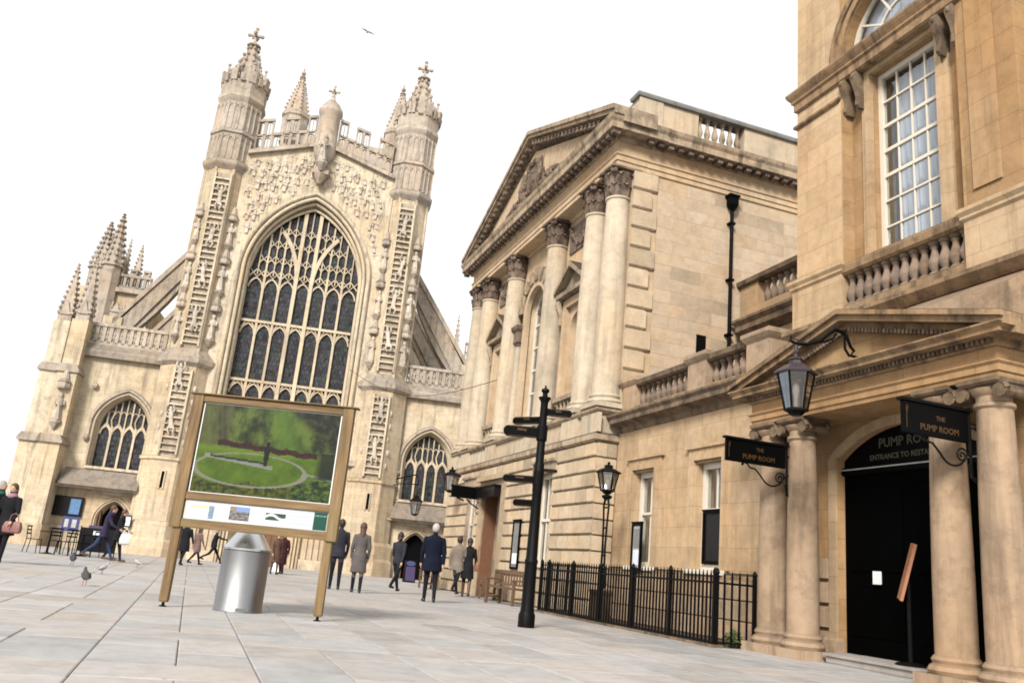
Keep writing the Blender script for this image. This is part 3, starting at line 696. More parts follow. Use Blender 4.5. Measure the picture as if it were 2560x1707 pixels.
# -- aisles
for s in (-1, 1):
    x0, x1 = (-10.3, -6.2) if s < 0 else (6.2, 10.6)
    cx, hw = (-7.75, 1.42) if s < 0 else (8.05, 1.42)
    WV = 1.0
    dx = -7.3 if s < 0 else 7.9
    mb = MB(); wall_arch(mb, x0, x1, 3.2, 9.6, cx, hw, 4.05, 6.2, 1.75, WV, WV+.55, 1.15)
    wl = P_('aisle_wall', mb, 'abbey_stone')
    mb = MB(); wall_arch(mb, x0, x1, 0, 3.2, dx, .72, 0, 1.5, .92, WV, WV+.5, .62, n=8); P_('porch_wall', mb, 'abbey_low', wl)
    for k in range(2):
        a = arc(dx, .8+.13*k, 1.5, .98+.12*k, 8); mb = MB(); mb.tube([(x, WV-.03, z) for x, z in [(dx-.8-.13*k, 0)]+a+[(dx+.8+.13*k, 0)]], .05, 6); P_('door_moulding', mb, 'abbey_low', wl, smooth=True)
    mb = MB(); mb.box(dx-.7, dx+.7, WV+.46, WV+.5, 0, 2.5); P_('doorway_dark', mb, 'dark_interior', wl)
    mb = MB(); mb.box(dx-.62, dx-.57, WV+.06, WV+.46, .01, 2.0); P_('open_door', mb, 'door_wood', wl)
    mb = MB(); mb.box(dx-1.15, dx+1.2, WV-.16, WV-.002, 2.72, 2.9); P_('label_mould', mb, 'abbey_grey', wl)
    for k, (dv, h2, r2, r) in enumerate(((-.06, hw+.12, 1.87, .1), (.02, hw-.05, 1.7, .08), (.2, hw-.12, 1.66, .07), (.36, hw-.2, 1.6, .06))):
        a = arc(cx, h2, 6.2, r2, 12); mb = MB(); mb.tube([(x, WV+dv, z) for x, z in [(cx-h2, 5.5 if k == 0 else 4.05)]+a+[(cx+h2, 5.5 if k == 0 else 4.05)]], r, 6); P_('hood_mould' if k == 0 else 'arch_moulding', mb, 'abbey_grey' if k == 0 else 'abbey_window_stone', wl, smooth=True)
    for q in (-1, 1):
        mb = MB(); mb.ball((cx+q*(hw+.15), WV-.1, 5.45), .17, 7); mb.ball((cx+q*(hw+.25), WV-.1, 8.1), .17, 7); P_('label_stop', mb, 'abbey_grey', wl)
    mb = MB(); mb.box(cx-1.5, cx+1.5, WV+.6, WV+.65, 3.9, 8.1); P_('interior_dark', mb, 'dark_interior', wl)
    gh, gr, zs = 1.16, 1.56, 6.08
    lw = 2*gh/4
    for k in range(5):
        x = cx-gh+lw*k
        if 0 < k < 4:
            mb = MB(); mb.box(x-.055, x+.055, WV+.38, WV+.56, 4.05, 6.2); P_('mullion', mb, 'abbey_window_stone', wl)
        if k < 4:
            a = arc(x+lw/2, lw/2-.03, 5.75, .45, 5)
            mb = MB(); mb.ribbon(a, .09, WV+.4, WV+.54); P_('tracery', mb, 'abbey_window_stone', wl)
            xm = x+lw/2; tp = zs+arch_h(xm-cx, gh, gr)
            mb = MB(); mb.ribbon([(xm, 6.2), (xm, tp)], .07, WV+.4, WV+.54)
            for q in (-1, 1): mb.ribbon([(xm, 6.35), (xm+q*lw/2, 5.95)], .07, WV+.41, WV+.53)
            P_('tracery', mb, 'abbey_window_stone', wl)
            pane([(x, 4.05), (x+lw, 4.05), (x+lw, zs), (x, zs)], WV+.47, wl)
            pane([(x, zs), (x+lw, zs)]+[(x+lw-lw*j/5, zs+arch_h(x+lw-lw*j/5-cx, gh, gr)) for j in range(6)], WV+.47, wl)
        if 0 < k < 4:
            tp = zs+arch_h(x-cx, gh, gr); mb = MB(); mb.ribbon([(x, 6.1), (x-.1, 6.5), (x, 6.9), (x, tp)] if k != 2 else [(x, 6.1), (x, tp)], .06, WV+.4, WV+.54); P_('tracery', mb, 'abbey_window_stone', wl)
            mb = MB()
            for q in (-1, 1):
                h = arc(x+q*lw/4, lw/4-.02, min(tp-.3, 7.0)-.2, .2, 4); mb.ribbon(h, .04, WV+.42, WV+.52)
            P_('tracery', mb, 'abbey_window_stone', wl)
    mb = MB(); mb.box(cx-gh-.2, cx+gh+.2, WV-.1, WV+.4, 3.93, 4.06); P_('window_sill', mb, 'abbey_trim', wl)
    # weathered lean-to slope above the porch
    mb = MB(); mb.prism([(WV-.75, 3.02), (WV-.8, 3.12), (WV-.002, 3.9), (WV-.002, 3.0)], x0+.35 if s < 0 else x0+.2, x1-.05 if s < 0 else x1-.2, 'x'); P_('porch_roof', mb, 'abbey_grey', wl)
    mb = MB(); mb.box(x0, x1, WV-.55, WV-.003, 2.9, 3.02); P_('porch_cornice', mb, 'abbey_grey', wl)
    mb = MB(); mb.box(x0, x1, WV-.12, WV-.003, .9, 1.05)
    if s < 0:
        P_('plinth_string', mb, 'abbey_grey', wl)
    # parapet
    mb = MB(); mb.prism([(WV-.3, 9.6), (WV-.38, 9.85), (WV-.3, 9.98), (WV-.05, 10.3), (WV+.6, 10.3), (WV+.6, 9.6)], x0, x1, 'x'); P_('aisle_cornice', mb, 'abbey_grey', wl)
    n = 4; wd = (x1-x0)/n
    for k in range(n):
        pz = pierced(x0+wd*k, x0+wd*(k+1), 10.3, 1.15, WV-.02, WV+.2, wl, 'abbey_grey', 3)
        mb = MB()
        for q in range(3):
            c0 = x0+wd*k+wd*(q+.5)/3; mb.ribbon([(c0-wd/6, 10.4), (c0+wd/6, 11.35)], .06, WV+.02, WV+.16); mb.ribbon([(c0+wd/6, 10.4), (c0-wd/6, 11.35)], .06, WV+.03, WV+.15)
        P_('parapet_tracery', mb, 'abbey_grey', wl)
    mb = MB(); mb.box(x0+.02, x1-.02, WV+.65, WV+8, 9.6, 10.2); P_('aisle_roof', mb, 'lead_roof', wl)

# -- corner buttresses with paired pinnacles (left corner in full, right corner mostly behind the hall)
for s in (-1, 1):
    X = (lambda a: a) if s < 0 else (lambda a: -a+.35)
    for k, (xa, zt, zp) in enumerate(((-11.55, 11.2, 14.5), (-10.62, 11.3, 14.85))):
        x = X(xa); dv = .25*k
        mb = MB(); mb.box(x-.46, x+.46, .3-dv, 1.5, 5.0, 8.65); mb.box(x-.4, x+.4, .42-dv, 1.4, 8.6, zt)
        mb.box(x-.52, x+.52, .05-dv, 1.6, 0, 5.05)
        bt_ = P_('buttress', mb, 'abbey_stone' if k else 'abbey_trim')
        for z, o in ((8.6, .44), (5.0, .5)):
            mb = MB(); mb.prism([(x-o-.12, z-.1), (x-o-.12, z+.02), (x-o+.05, z+.3), (x+o-.05, z+.3), (x+o+.12, z+.02), (x+o+.12, z-.1)], (.3 if z > 8 else .02)-dv-.1, 1.62, 'y'); P_('offset', mb, 'abbey_grey', bt_)
        mb = MB(); mb.box(x-.6, x+.6, -.06-dv, 1.7, 0, 1.0); P_('plinth', mb, 'abbey_low', bt_)
        pinnacle(x, .9-dv, zt-.3, zt+.35, zp, .46, bt_, ncr=8)
    niche(X(-10.62), .02, 6.0, abbey, 1.0)
# -- flying buttresses over the aisles
for s in (-1, 1):
    for v in (4.0, 10.0, 16.0):
        mb = MB(); pts = [(6.2, 18.15), (6.2, 16.7), (9.9, 10.9), (9.9, 12.35)]
        mb.prism([(s*a, z) for a, z in pts], v, v+.75, 'y'); mb.prism([(s*a, z) for a, z in [(6.0, 18.55), (6.0, 18.1), (10.2, 12.1), (10.2, 12.5)]], v-.1, v+.85, 'y')
        # arched underside
        R_ = [(s*(6.2+3.7*k/8), 16.72-5.78*(k/8)-1.15*sin(pi*(k/8)**.8)*.55) for k in range(9)]
        mb.prism(R_+[(s*9.9, 10.95), (s*6.2, 16.75)][::1], v+.12, v+.63, 'y')
        P_('flying_buttress', mb, 'abbey_grey')
        mb = MB(); mb.box(s*10.2-.5, s*10.2+.5, v-.1, v+.9, 9, 12.6); b_ = P_('buttress_pier', mb, 'abbey_stone')
        if s < 0 or v > 12: pinnacle(s*10.2, v+.4, 12.3, 12.9, 15.6 if v > 5 else 12.95+.6, .4, b_, ncr=7)
    mb = MB(); mb.box(s*4.2, s*4.9, 1.4, 44, 0, 20.6) if s > 0 else mb.box(-4.9, -4.2, 1.4, 44, 0, 20.6); P_('clerestory_wall', mb, 'abbey_stone')
    mb = MB(); xx = s*10.3; mb.box(min(xx, xx-s*.5), max(xx, xx-s*.5), 1.6, 44, 0, 9.6); P_('aisle_side_wall', mb, 'abbey_stone')
mb = MB(); mb.prism([(-4.6, 20.6), (4.6, 20.6), (0, 22.6)], 1.7, 44, 'y'); P_('nave_roof', mb, 'lead_roof')
# -- pinnacles of the crossing tower behind the gable
mb = MB(); mb.box(-6.6, 6.6, 30, 42, 0, 39.0); ctw = P_('crossing_tower', mb, 'abbey_grey')
for x, top in ((-5.75, 46.3), (4.0, 46.6)):
    mb = MB(); mb.lathe([(1.25, 38), (1.25, 40.6), (1.38, 40.75), (1.38, 40.95), (1.25, 41.05), (1.25, 41.2)], x, 30.6, 8, pi/8); P_('tower_turret', mb, 'abbey_grey', ctw)
    crocket_spire(x, 30.6, 41.15, 1.18, top-1.1, .16, ctw, ncr=9, cs=.2)
    mb = MB(); mb.ball((x, 30.6, top-.55), .24, 7); mb.tube([(x, 30.6, top-1.0), (x, 30.6, top)], [.09, .05], 6); P_('tower_finial', mb, 'abbey_grey', ctw)
# -- north transept turrets showing over the aisle
mb = MB(); mb.box(-15.6, -11.0, 13, 20, 0, 16.6); trn = P_('transept', mb, 'abbey_stone')
pierced(-13.4, -10.9, 16.75, 1.0, 12.9, 13.15, trn, nl=6)
for k in range(3): pierced(-13.2+.85*k, -12.75+.85*k, 17.7, .5, 12.9, 13.15, trn, nl=1)
mb = MB(); mb.box(-13.5, -10.9, 12.7, 13.3, 16.45, 16.75); P_('transept_string', mb, 'abbey_grey', trn)
for x, y, z0, zs, z1, r in ((-14.35, 13.4, 9, 17.9, 21.5, .72), (-13.55, 13.0, 9, 18.1, 22.1, .66), (-13.2, 14.6, 9, 17.6, 20.9, .36), (-12.05, 13.4, 14, 17.2, 20.2, .42)):
    pinnacle(x, y, z0, zs, z1, r, trn, n=8 if r > .5 else 4, ncr=8)
for x, y, z0, zs, z1, r in ((10.95, 20, 10, 16.7, 20.6, .34),): pinnacle(x, y, z0, zs, z1, r, abbey, ncr=8)
mb = MB(); mb.box(11.6, 14.6, 20, 26, 0, 16.6); rt = P_('south_transept', mb, 'abbey_grey')
for k in range(3): pierced(11.7+.95*k, 12.55+.95*k, 16.6, 1.0 if k % 2 else 1.7, 19.9, 20.1, rt, nl=2, tiers=1 if k % 2 else 2)

# ---------------------------------------------------------------- concert hall with the pediment (facade faces -X)
hall = thing('columned_hall', 'honey stone hall with Corinthian columns and a carved pediment', 'building', (9.65, 25.35, 0))
def H_(name, mb, mat, parent=None, smooth=False, **k): return obj(name, mb, mat, parent or hall, smooth=smooth, **k)
HY0, HY1, HC_ = 18.9, 31.8, 25.35
# ground storey: core behind individually laid rusticated blocks, with door and two window openings
DOOR = (25.45, 27.35, 0, 3.45); WINS = [(21.5, 22.6, 1.15, 3.6), (28.2, 29.3, 1.15, 3.6)]
mb = MB()
ycuts = [HY0, 21.5, 22.6, 25.45, 27.35, 28.2, 29.3, HY1]
mb.box(9.06, 9.6, HY0+.06, 21.5, 0, 4.2); mb.box(9.06, 9.6, 22.6, 25.45, 0, 4.2); mb.box(9.06, 9.6, 27.35, 28.2, 0, 4.2); mb.box(9.06, 9.6, 29.3, HY1-.06, 0, 4.2)
for a, b in ((21.5, 22.6), (28.2, 29.3)): mb.box(9.06, 9.6, a, b, 0, 1.15); mb.box(9.06, 9.6, a, b, 3.6, 4.2)
mb.box(9.06, 9.6, 25.45, 27.35, 3.45, 4.2); mb.box(9.5, 16, HY0+.1, HY1-.06, 0, 4.9)
base = H_('ground_storey', mb, 'hall_trim')
rows = 11; rh = 4.2/rows
def blk(x0, x1, y0, y1, z0, z1):
    m_ = MB(); c = .026; w_ = x1-x0
    m_.rl(0, x1-x0, 0, y1-y0, [(-c, .008), (0, c+.008), (0, z1-z0-c-.008), (-c, z1-z0-.008)])
    obj('rusticated_block', m_, 'hall_rust', base, (x0+random.uniform(-.006, .006), y0, z0))
for r in range(rows):
    z0, z1 = r*rh, (r+1)*rh-.012; y = HY0+(.004); k = 0
    spans = [(HY0, HY1)]
    for a, b, lo_, hi in [DOOR]+WINS:
        if z1 > lo_+.05 and z0 < hi-.05:
            ns = []
            for p, q in spans:
                if b <= p or a >= q: ns.append((p, q))
                else:
                    if a-p > .05: ns.append((p, a))
                    if q-b > .05: ns.append((b, q))
            spans = ns
    for p, q in spans:
        n = max(1, round((q-p)/.62)); off = (.5 if r % 2 else 0)
        cuts = sorted(set([p]+[p+(q-p)*(i+off)/n for i in range(n+1) if p+.15 < p+(q-p)*(i+off)/n < q-.15]+[q]))
        for a, b in zip(cuts[:-1], cuts[1:]): blk(9.0, 9.07, a+.02, b-.02, z0+.01, z1-.004)
    n = 2                                                       # end face towards the square
    for a, b in ([(9.075, 9.62)] if r % 2 else [(9.075, 9.35), (9.36, 9.62)]):
        m_ = MB(); m_.rl(0, b-a, 0, .07, [(-.018, .006), (0, .022), (0, rh-.04), (-.018, rh-.02)]); obj('rusticated_block', m_, 'hall_rust', base, (a, HY0, z0+.006))
# band, pedestal course
mb = MB(); mb.rl(9.0, 12, HY0, HY1, [(.0, 4.2), (.07, 4.25), (.07, 4.38), (0, 4.44)]); H_('band_course', mb, 'hall_trim')
mb = MB(); mb.rl(9.08, 12, HY0+.08, HY1-.08, [(0, 4.42), (0, 4.95)]); H_('pedestal_course', mb, 'hall_column')
mb = MB(); mb.rl(9.02, 12, HY0+.02, HY1-.02, [(0, 4.93), (.06, 5.0), (.06, 5.08), (0, 5.1)]); H_('pedestal_cornice', mb, 'hall_trim')
CYS = [19.32, 20.62, 23.5, 27.2, 30.1, 31.4]
for y in CYS:
    mb = MB(); mb.box(9.0, 9.1, y-.5, y+.5, 4.44, 4.93); H_('pedestal', mb, 'hall_column')
for a, b in ((20.62+.5, 23.5-.5), (23.5+.5, 27.2-.5), (27.2+.5, 30.1-.5)):          # baluster panels under the niches
    for k in range(int((b-a)/.26)):
        pass
# upper wall with niche and window openings
mb = MB()
wall_arch(mb, 18.9, 23.7, 5.1, 11.9, 22.06, .5, 5.95, 8.1, .5, 9.65, 10.0, .5, 'x')
wall_arch(mb, 23.7, 27.0, 5.1, 11.9, 25.35, .9, 5.55, 9.5, .9, 9.65, 10.0, .86, 'x')
wall_arch(mb, 27.0, 31.8, 5.1, 11.9, 28.64, .5, 5.95, 8.1, .5, 9.65, 10.0, .5, 'x')
fac = H_('facade_wall', mb, 'hall_stone')
for c in (22.06, 28.64):
    mb = MB(); mb.box(9.99, 10.05, c-.6, c+.6, 5.9, 8.7); H_('niche_back', mb, 'hall_stone', fac)
    # aedicule: architrave, consoles, pediment
    mb = MB(); mb.box(9.5, 9.652, c-.85, c-.6, 5.95, 9.05); mb.box(9.5, 9.652, c+.6, c+.85, 5.95, 9.05); mb.box(9.5, 9.652, c-.6, c+.6, 8.8, 9.05); H_('niche_architrave', mb, 'hall_stone', fac)
    mb = MB(); mb.prism([(c-1.0, 9.1), (c+1.0, 9.1), (c+1.0, 9.24), (c-1.0, 9.24)], 9.3, 9.653, 'x')
    for q in (-1, 1): mb.prism([(c+q*1.06, 9.245), (c+q*1.06, 9.4), (c, 10.12), (c, 9.95)], 9.24, 9.654, 'x')
    mb.prism([(c-.95, 9.25), (c+.95, 9.25), (c, 9.95)], 9.5, 9.6535, 'x'); H_('niche_pediment', mb, 'hall_trim', fac)
    for q in (-1, 1):
        mb = MB(); mb.smooth = True; mb.tube([(9.45, c+q*.92, 9.1), (9.38, c+q*.92, 8.95), (9.5, c+q*.92, 8.6), (9.48, c+q*.92, 8.3)], [.1, .11, .08, .05], 8); H_('console', mb, 'hall_trim', fac)
    mb = MB(); mb.box(9.4, 9.652, c-.95, c+.95, 5.82, 5.95); mb.box(9.42, 9.65, c-.85, c+.85, 5.1, 5.3); H_('niche_sill', mb, 'hall_trim', fac)
    for k in range(6): bb = MB(); bb.lathe([(.07, 5.3), (.05, 5.36), (.09, 5.48), (.045, 5.68), (.07, 5.76), (.07, 5.82)], 9.52, c-.65+.26*k, 8); H_('baluster', bb, 'hall_trim', fac, True)
    mb = MB(); mb.box(9.6, 9.651, c-.9, c+.9, 10.65, 11.55); rk = random.Random(int(c))
    for k in range(46):
        t = k/45; yy = c-.8+1.6*t; zz = 11.35-.45*sin(pi*t)+rk.uniform(-.12, .12); mb.ball((9.58, yy, zz), rk.uniform(.05, .1), 6)
    H_('garland_panel', mb, 'hall_soot', fac)
# central arched window
mb = MB(); mb.ribbon([(24.45, 5.55)]+arc(25.35, .9, 9.5, .9, 10)+[(26.25, 5.55)], .2, 9.48, 9.652, 'x'); H_('window_architrave', mb, 'hall_stone', fac)
for k in range(9):
    t = pi*(k+.5)/9; m_ = MB(); m_.box(9.4, 9.653, -.13, .13, 0, .42)
    obj('voussoir', m_, 'hall_trim', fac, (0, 25.35+1.02*cos(t), 9.5+1.02*sin(t)), (t-pi/2, 0, 0)) if False else None
    vm = MB(); vm.prism([(25.35+r*cos(t+d), 9.5+r*sin(t+d)) for r, d in ((1.0, -.12), (1.45, -.1), (1.45, .1), (1.0, .12))], 9.42, 9.6525, 'x'); H_('voussoir', vm, 'hall_trim', fac)
for q in (-1, 1):
    y = 25.35+q*1.28
    mb = MB(); mb.box(9.35, 9.65, y-.22, y+.22, 8.55, 8.7); mb.rl(9.36, 9.64, y-.22, y+.22, [(0, 8.7), (.02, 8.9), (.1, 9.0), (.12, 9.12), (.02, 9.14)]); mb.rl(9.44, 9.6, y-.13, y+.13, [(0, 8.4), (.05, 8.56)]); H_('impost', mb, 'hall_soot', fac)
    mb = MB(); mb.smooth = True; mb.lathe([(.19, 5.55), (.19, 5.7), (.15, 5.75), (.13, 8.4)], 9.52, y, 14); H_('window_shaft', mb, 'hall_column', fac)
mb = MB(); mb.box(9.3, 9.652, 23.9, 26.8, 5.4, 5.55); H_('window_sill', mb, 'hall_trim', fac)
sf = MB(); sf.ribbon([(24.53, 5.56)]+arc(25.35, .82, 9.48, .82, 10)+[(26.17, 5.56)], .12, 9.86, 9.95, 'x')
for y in (25.08, 25.62): sf.box(9.87, 9.94, y-.03, y+.03, 5.6, 10.1)
for z in (6.7, 7.5, 8.3, 9.1, 9.6): sf.box(9.875, 9.935, 24.55, 26.15, z-.035, z+.035)
wfr = H_('sash_frame', sf, 'white_paint', fac)
for a, b in ((24.55, 25.08), (25.08, 25.62), (25.62, 26.15)):
    for z0, z1 in ((5.6, 6.7), (6.7, 7.5), (7.5, 8.3), (8.3, 9.1), (9.1, 10.15)): mb = MB(); mb.box(9.9, 9.905, a+.01, b-.01, z0, z1); H_('pane', mb, 'clear_glass', wfr)
mb = MB(); mb.box(10.1, 10.16, 24.3, 26.4, 5.4, 10.5); H_('window_dark', mb, 'dark_interior', fac)
# podium windows and door
for a, b, z0, z1 in WINS:
    sf = MB(); sf.box(9.2, 9.3, a, a+.1, z0, z1); sf.box(9.2, 9.3, b-.1, b, z0, z1); sf.box(9.2, 9.3, a+.1, b-.1, z1-.1, z1); sf.box(9.2, 9.3, a+.1, b-.1, z0, z0+.1)
    sf.box(9.19, 9.29, a+.1, b-.1, 2.3, 2.38)
    for y in (a+.43, b-.43): sf.box(9.21, 9.28, y-.015, y+.015, z0+.1, z1-.1)
    wf = H_('sash_frame', sf, 'white_paint', base)
    for y0, y1 in ((a+.1, a+.43), (a+.43, b-.43), (b-.43, b-.1)):
        for p, q in ((z0+.1, 2.3), (2.38, z1-.1)): mb = MB(); mb.box(9.24, 9.245, y0, y1, p, q); H_('pane', mb, 'clear_glass', wf)
    mb = MB(); mb.box(9.5, 9.55, a-.1, b+.1, z0-.1, z1+.1); H_('window_dark', mb, 'dark_interior', base)
    mb = MB(); mb.box(8.94, 9.12, a-.1, b+.1, z0-.1, z0-.002); H_('window_sill', mb, 'white_paint', base)
    mb = MB(); mb.box(8.93, 9.05, a-.22, b+.22, z1+.002, z1+.3); mb.box(8.86, 9.05, a-.28, b+.28, z1+.3, z1+.38); H_('window_head', mb, 'hall_trim', base)
mb = MB(); mb.box(9.52, 9.58, 25.45, 27.35, 0, 3.45); H_('doorway_dark', mb, 'dark_interior', base)
mb = MB(); mb.box(9.08, 9.5, 25.46, 25.52, .02, 3.4); mb.box(9.07, 9.09, 25.45, 25.53, .6, 3.0); H_('door_leaf', mb, 'door_red', base)
mb = MB(); mb.box(9.08, 9.5, 27.28, 27.34, .02, 3.4); H_('door_leaf', mb, 'door_wood', base)
mb = MB(); mb.box(8.94, 9.05, 25.2, 25.45, 0, 3.7); mb.box(8.94, 9.05, 27.35, 27.6, 0, 3.7); mb.box(8.94, 9.05, 25.45, 27.35, 3.45, 3.7); mb.box(8.8, 9.05, 25.1, 27.7, 3.7, 3.85); H_('door_surround', mb, 'hall_rust', base)
# columns
def acanthus(mb, cx, cy, z0, h, r, n=8, rows_=2):
    mb.lathe([(r, z0), (r*1.05, z0+h*.5), (r*1.3, z0+h*.85)], cx, cy, 14)
    for row in range(rows_):
        for k in range(n):
            t = 2*pi*(k+.5*row)/n; zb = z0+h*.36*row; hh = h*.42; rr = r*(1.03+.06*row)
            pts = []; ws = [.22, .25, .2, .12]
            rings = []
            for j, (dr, dz, wv) in enumerate(((0, 0, .16), (.04, .5, .18), (.12, .9, .13), (.22, .96, .07), (.24, .82, .02))):
                R2 = rr+dr*r*1.6; c = (cx+R2*cos(t), cy+R2*sin(t), zb+hh*dz); wv *= r*2.4
                tx, ty = -sin(t), cos(t); th = .02
                rings.append([(c[0]+tx*wv, c[1]+ty*wv, c[2]), (c[0]-cos(t)*th, c[1]-sin(t)*th, c[2]+th), (c[0]-tx*wv, c[1]-ty*wv, c[2])])
            mb.loft(rings)
    for k in range(4):
        t = pi/4+pi/2*k
        for q in (-1, 1): mb.ball((cx+r*1.5*cos(t)+q*.03*sin(t), cy+r*1.5*sin(t)-q*.03*cos(t), z0+h*.84), r*.24, 6)
    mb.rl(cx-r*1.25, cx+r*1.25, cy-r*1.25, cy+r*1.25, [(0, z0+h*.9), (.05, z0+h*.93), (.05, z0+h)])
CAPM = None
for y in CYS:
    mb = MB(); mb.smooth = True
    mb.lathe([(.47, 5.22), (.5, 5.27), (.47, 5.33), (.41, 5.37), (.44, 5.42), (.41, 5.47), (.385, 5.5), (.385, 7.2), (.372, 8.6), (.345, 10.2), (.325, 10.95), (.36, 10.98), (.36, 11.03), (.32, 11.05)], 9.42, y, 28)
    cl = H_('column', mb, 'hall_column')
    mb = MB(); mb.box(9.42-.5, 9.42+.4, y-.5, y+.5, 5.1, 5.22); H_('column_plinth', mb, 'hall_column', cl)
    if CAPM is None:
        cm = MB(); acanthus(cm, 0, 0, 11.04, .82, .33); CAPM = cm.mesh('capital'); CAPM.materials.append(M['hall_soot'])
    obj('capital', CAPM, None, cl, (9.42, y, 0))
# entablature over the columns and round the end wall
mb = MB(); mb.rl(9.1, 10, HY0-.02, HY1+.02, [(0, 11.86), (0, 12.0), (.03, 12.0), (.03, 12.13), (.07, 12.17), (.07, 12.2), (0, 12.22), (0, 12.5), (.05, 12.56)]); H_('entablature', mb, 'hall_stone')
mb = MB(); mb.rl(9.1, 10, HY0-.02, HY1+.02, [(.12, 12.55), (.12, 12.7), (.42, 12.72), (.42, 12.9), (.47, 12.98), (.5, 13.08), (.3, 13.12)]); cor_ = H_('cornice', mb, 'hall_trim')
DENT = MB(); DENT.rl(-.11, .11, -.075, .075, [(0, 0), (0, .1), (.015, .115), (.015, .14)]); DENT = DENT.mesh('modillion'); DENT.materials.append(M['hall_soot'])
y = HY0-.3
while y < HY1+.4: obj('modillion', DENT, None, cor_, (8.86, y, 12.575)); y += .3
# side (west-facing) wall: core, ashlar blocks, quoins, own entablature
SY0 = 18.9
mb = MB(); mb.box(10.25, 17.5, SY0+.03, 31.7, 5.05, 13.0); mb.box(9.67, 10.25, SY0+.03, 21.2, 5.05, 13.0); body = H_('hall_body', mb, 'hall_stone')
bw, bh = .92, .36; zz = 4.95; r = 0
while zz < 11.7:
    x = 10.42-(.39 if r % 2 else 0); z1 = min(zz+bh, 11.86)
    while x < 15.6:
        a = max(x, 10.42); b = x+bw
        if b-a > .05:
            m_ = MB(); c = random.uniform(0, .004); m_.box(0, b-a-.004, -c, .05, 0, z1-zz-.004); obj('ashlar_block', m_, 'hall_ashlar', body, (a, SY0, zz))
        x += bw
    zz += bh; r += 1
q = 0; zz = 5.02
while zz < 11.7:
    wq = .74 if q % 2 else .58
    m_ = MB(); m_.rl(0, wq, 0, .15, [(-.045, .01), (0, .06), (0, .51), (-.045, .56)]); obj('quoin', m_, 'hall_rust', body, (9.645, SY0-.05, zz)); zz += .57; q += 1
mb = MB(); mb.rl(9.62, 17.5, SY0+.06, 31.6, [(0, 11.79), (.078, 11.853), (.078, 11.993), (.108, 11.994), (.108, 12.123), (.148, 12.163), (.148, 12.193), (.068, 12.213), (.068, 12.513), (.128, 12.553)]); H_('side_entablature', mb, 'hall_stone')
mb = MB(); mb.rl(9.75, 17.5, SY0+.06, 31.5, [(.19, 12.557), (.19, 12.693), (.485, 12.713), (.485, 12.893), (.535, 12.973), (.565, 13.073), (.3, 13.105)]); sc_ = H_('side_cornice', mb, 'hall_trim')
x = 9.95
while x < 16: obj('modillion', DENT, None, sc_, (x, SY0-.24, 12.575), (0, 0, pi/2)); x += .32
# pediment
AP, PZ = HC_, 15.72
yl, yr = HY0-.55, HY1+.55
mb = MB(); mb.prism([(HY0, 13.1), (HY1, 13.1), (AP, 15.25)], 9.02, 9.6, 'x'); tym = H_('tympanum', mb, 'hall_stone')
mb = MB()
for sgn in (0, 1):
    e = yl if sgn == 0 else yr
    d = Vector((0, AP-e, PZ-13.1)); 
    for (dx0, z_lo, z_hi) in ((8.62, 0, .13), (8.68, -.12, 0.001), (8.98, -.3, -.119)):
        mb.prism([(e, 13.1+z_lo+.1), (e, 13.1+z_hi+.1), (AP, PZ+z_hi+.1), (AP, PZ+z_lo+.1)], dx0, 10.0, 'x')
rk_ = H_('raking_cornice', mb, 'hall_trim')
for sgn in (0, 1):
    e = yl if sgn == 0 else yr
    for k in range(1, 23):
        f = k/23; yy = e+(AP-e)*f; z_ = 13.1+(PZ-13.1)*f-.32
        if z_ > 13.15: obj('modillion', DENT, None, rk_, (8.85, yy, z_+.04), (atan2(PZ-13.1, AP-e) if sgn == 0 else -atan2(PZ-13.1, e-AP), 0, 0))
mb = MB(); mb.add([(8.62, yl, 13.335), (8.62, AP, PZ+.235), (8.62, yr, 13.335), (9.99, yl, 13.335), (9.99, AP, PZ+.235), (9.99, yr, 13.335)], [(0, 1, 4, 3), (1, 2, 5, 4)]); H_('hall_roof', mb, 'lead_roof')
# carved wreath and arms in the tympanum
mb = MB(); rk = random.Random(11)
for k in range(60):
    t = 2*pi*k/60; mb.ball((8.98, AP+.72*cos(t)+rk.uniform(-.05, .05), 14.1+.72*sin(t)+rk.uniform(-.05, .05)), rk.uniform(.07, .13), 6)
mb.ball((9.0, AP, 14.1), .5, 12, 0, .3, 1, 1.15)
for sgn in (-1, 1):
    for k in range(34):
        f = k/33; mb.ball((8.99, AP+sgn*(.7+2.1*f), 13.55+.55*(1-f)*rk.uniform(.2, 1.2)), rk.uniform(.05, .15)*(1-.5*f), 6, 0, .7, 1.3, 1)
    mb.tube([(8.95, AP+sgn*.5, 13.4), (8.9, AP+sgn*.9, 14.0), (8.95, AP+sgn*.8, 14.7)], [.12, .1, .05], 6)
for k in range(9): mb.ball((8.93, AP-.3+.075*k, 14.0+.35*sin(k*1.3)), .1, 6)
H_('carved_arms', mb, 'hall_soot', tym, True)
# attic parapet with baluster opening
mb = MB(); mb.box(9.8, 11.75, 19.1, 19.45, 13.1, 14.3); mb.box(13.35, 17.4, 19.1, 19.45, 13.1, 14.3); mb.box(11.75, 13.35, 19.1, 19.45, 13.1, 13.55); mb.box(9.8, 10.15, 19.45, 31, 13.1, 14.3)
mb.box(9.78, 10.55, 19.06, 19.1, 13.3, 14.29); H_('attic_parapet', mb, 'hall_column')
mb = MB(); mb.rl(9.8, 17.4, 19.1, 19.45, [(.08, 14.3), (.1, 14.36), (.1, 14.42), (.0, 14.46)]); H_('parapet_coping', mb, 'lead_roof')
BAL = MB(); BAL.smooth = True; BAL.lathe([(.085, 0), (.085, .06), (.055, .1), (.06, .14), (.1, .3), (.095, .4), (.05, .66), (.045, .78), (.07, .84), (.05, .88), (.085, .93), (.085, 1)], 0, 0, 12)
BALM = {}
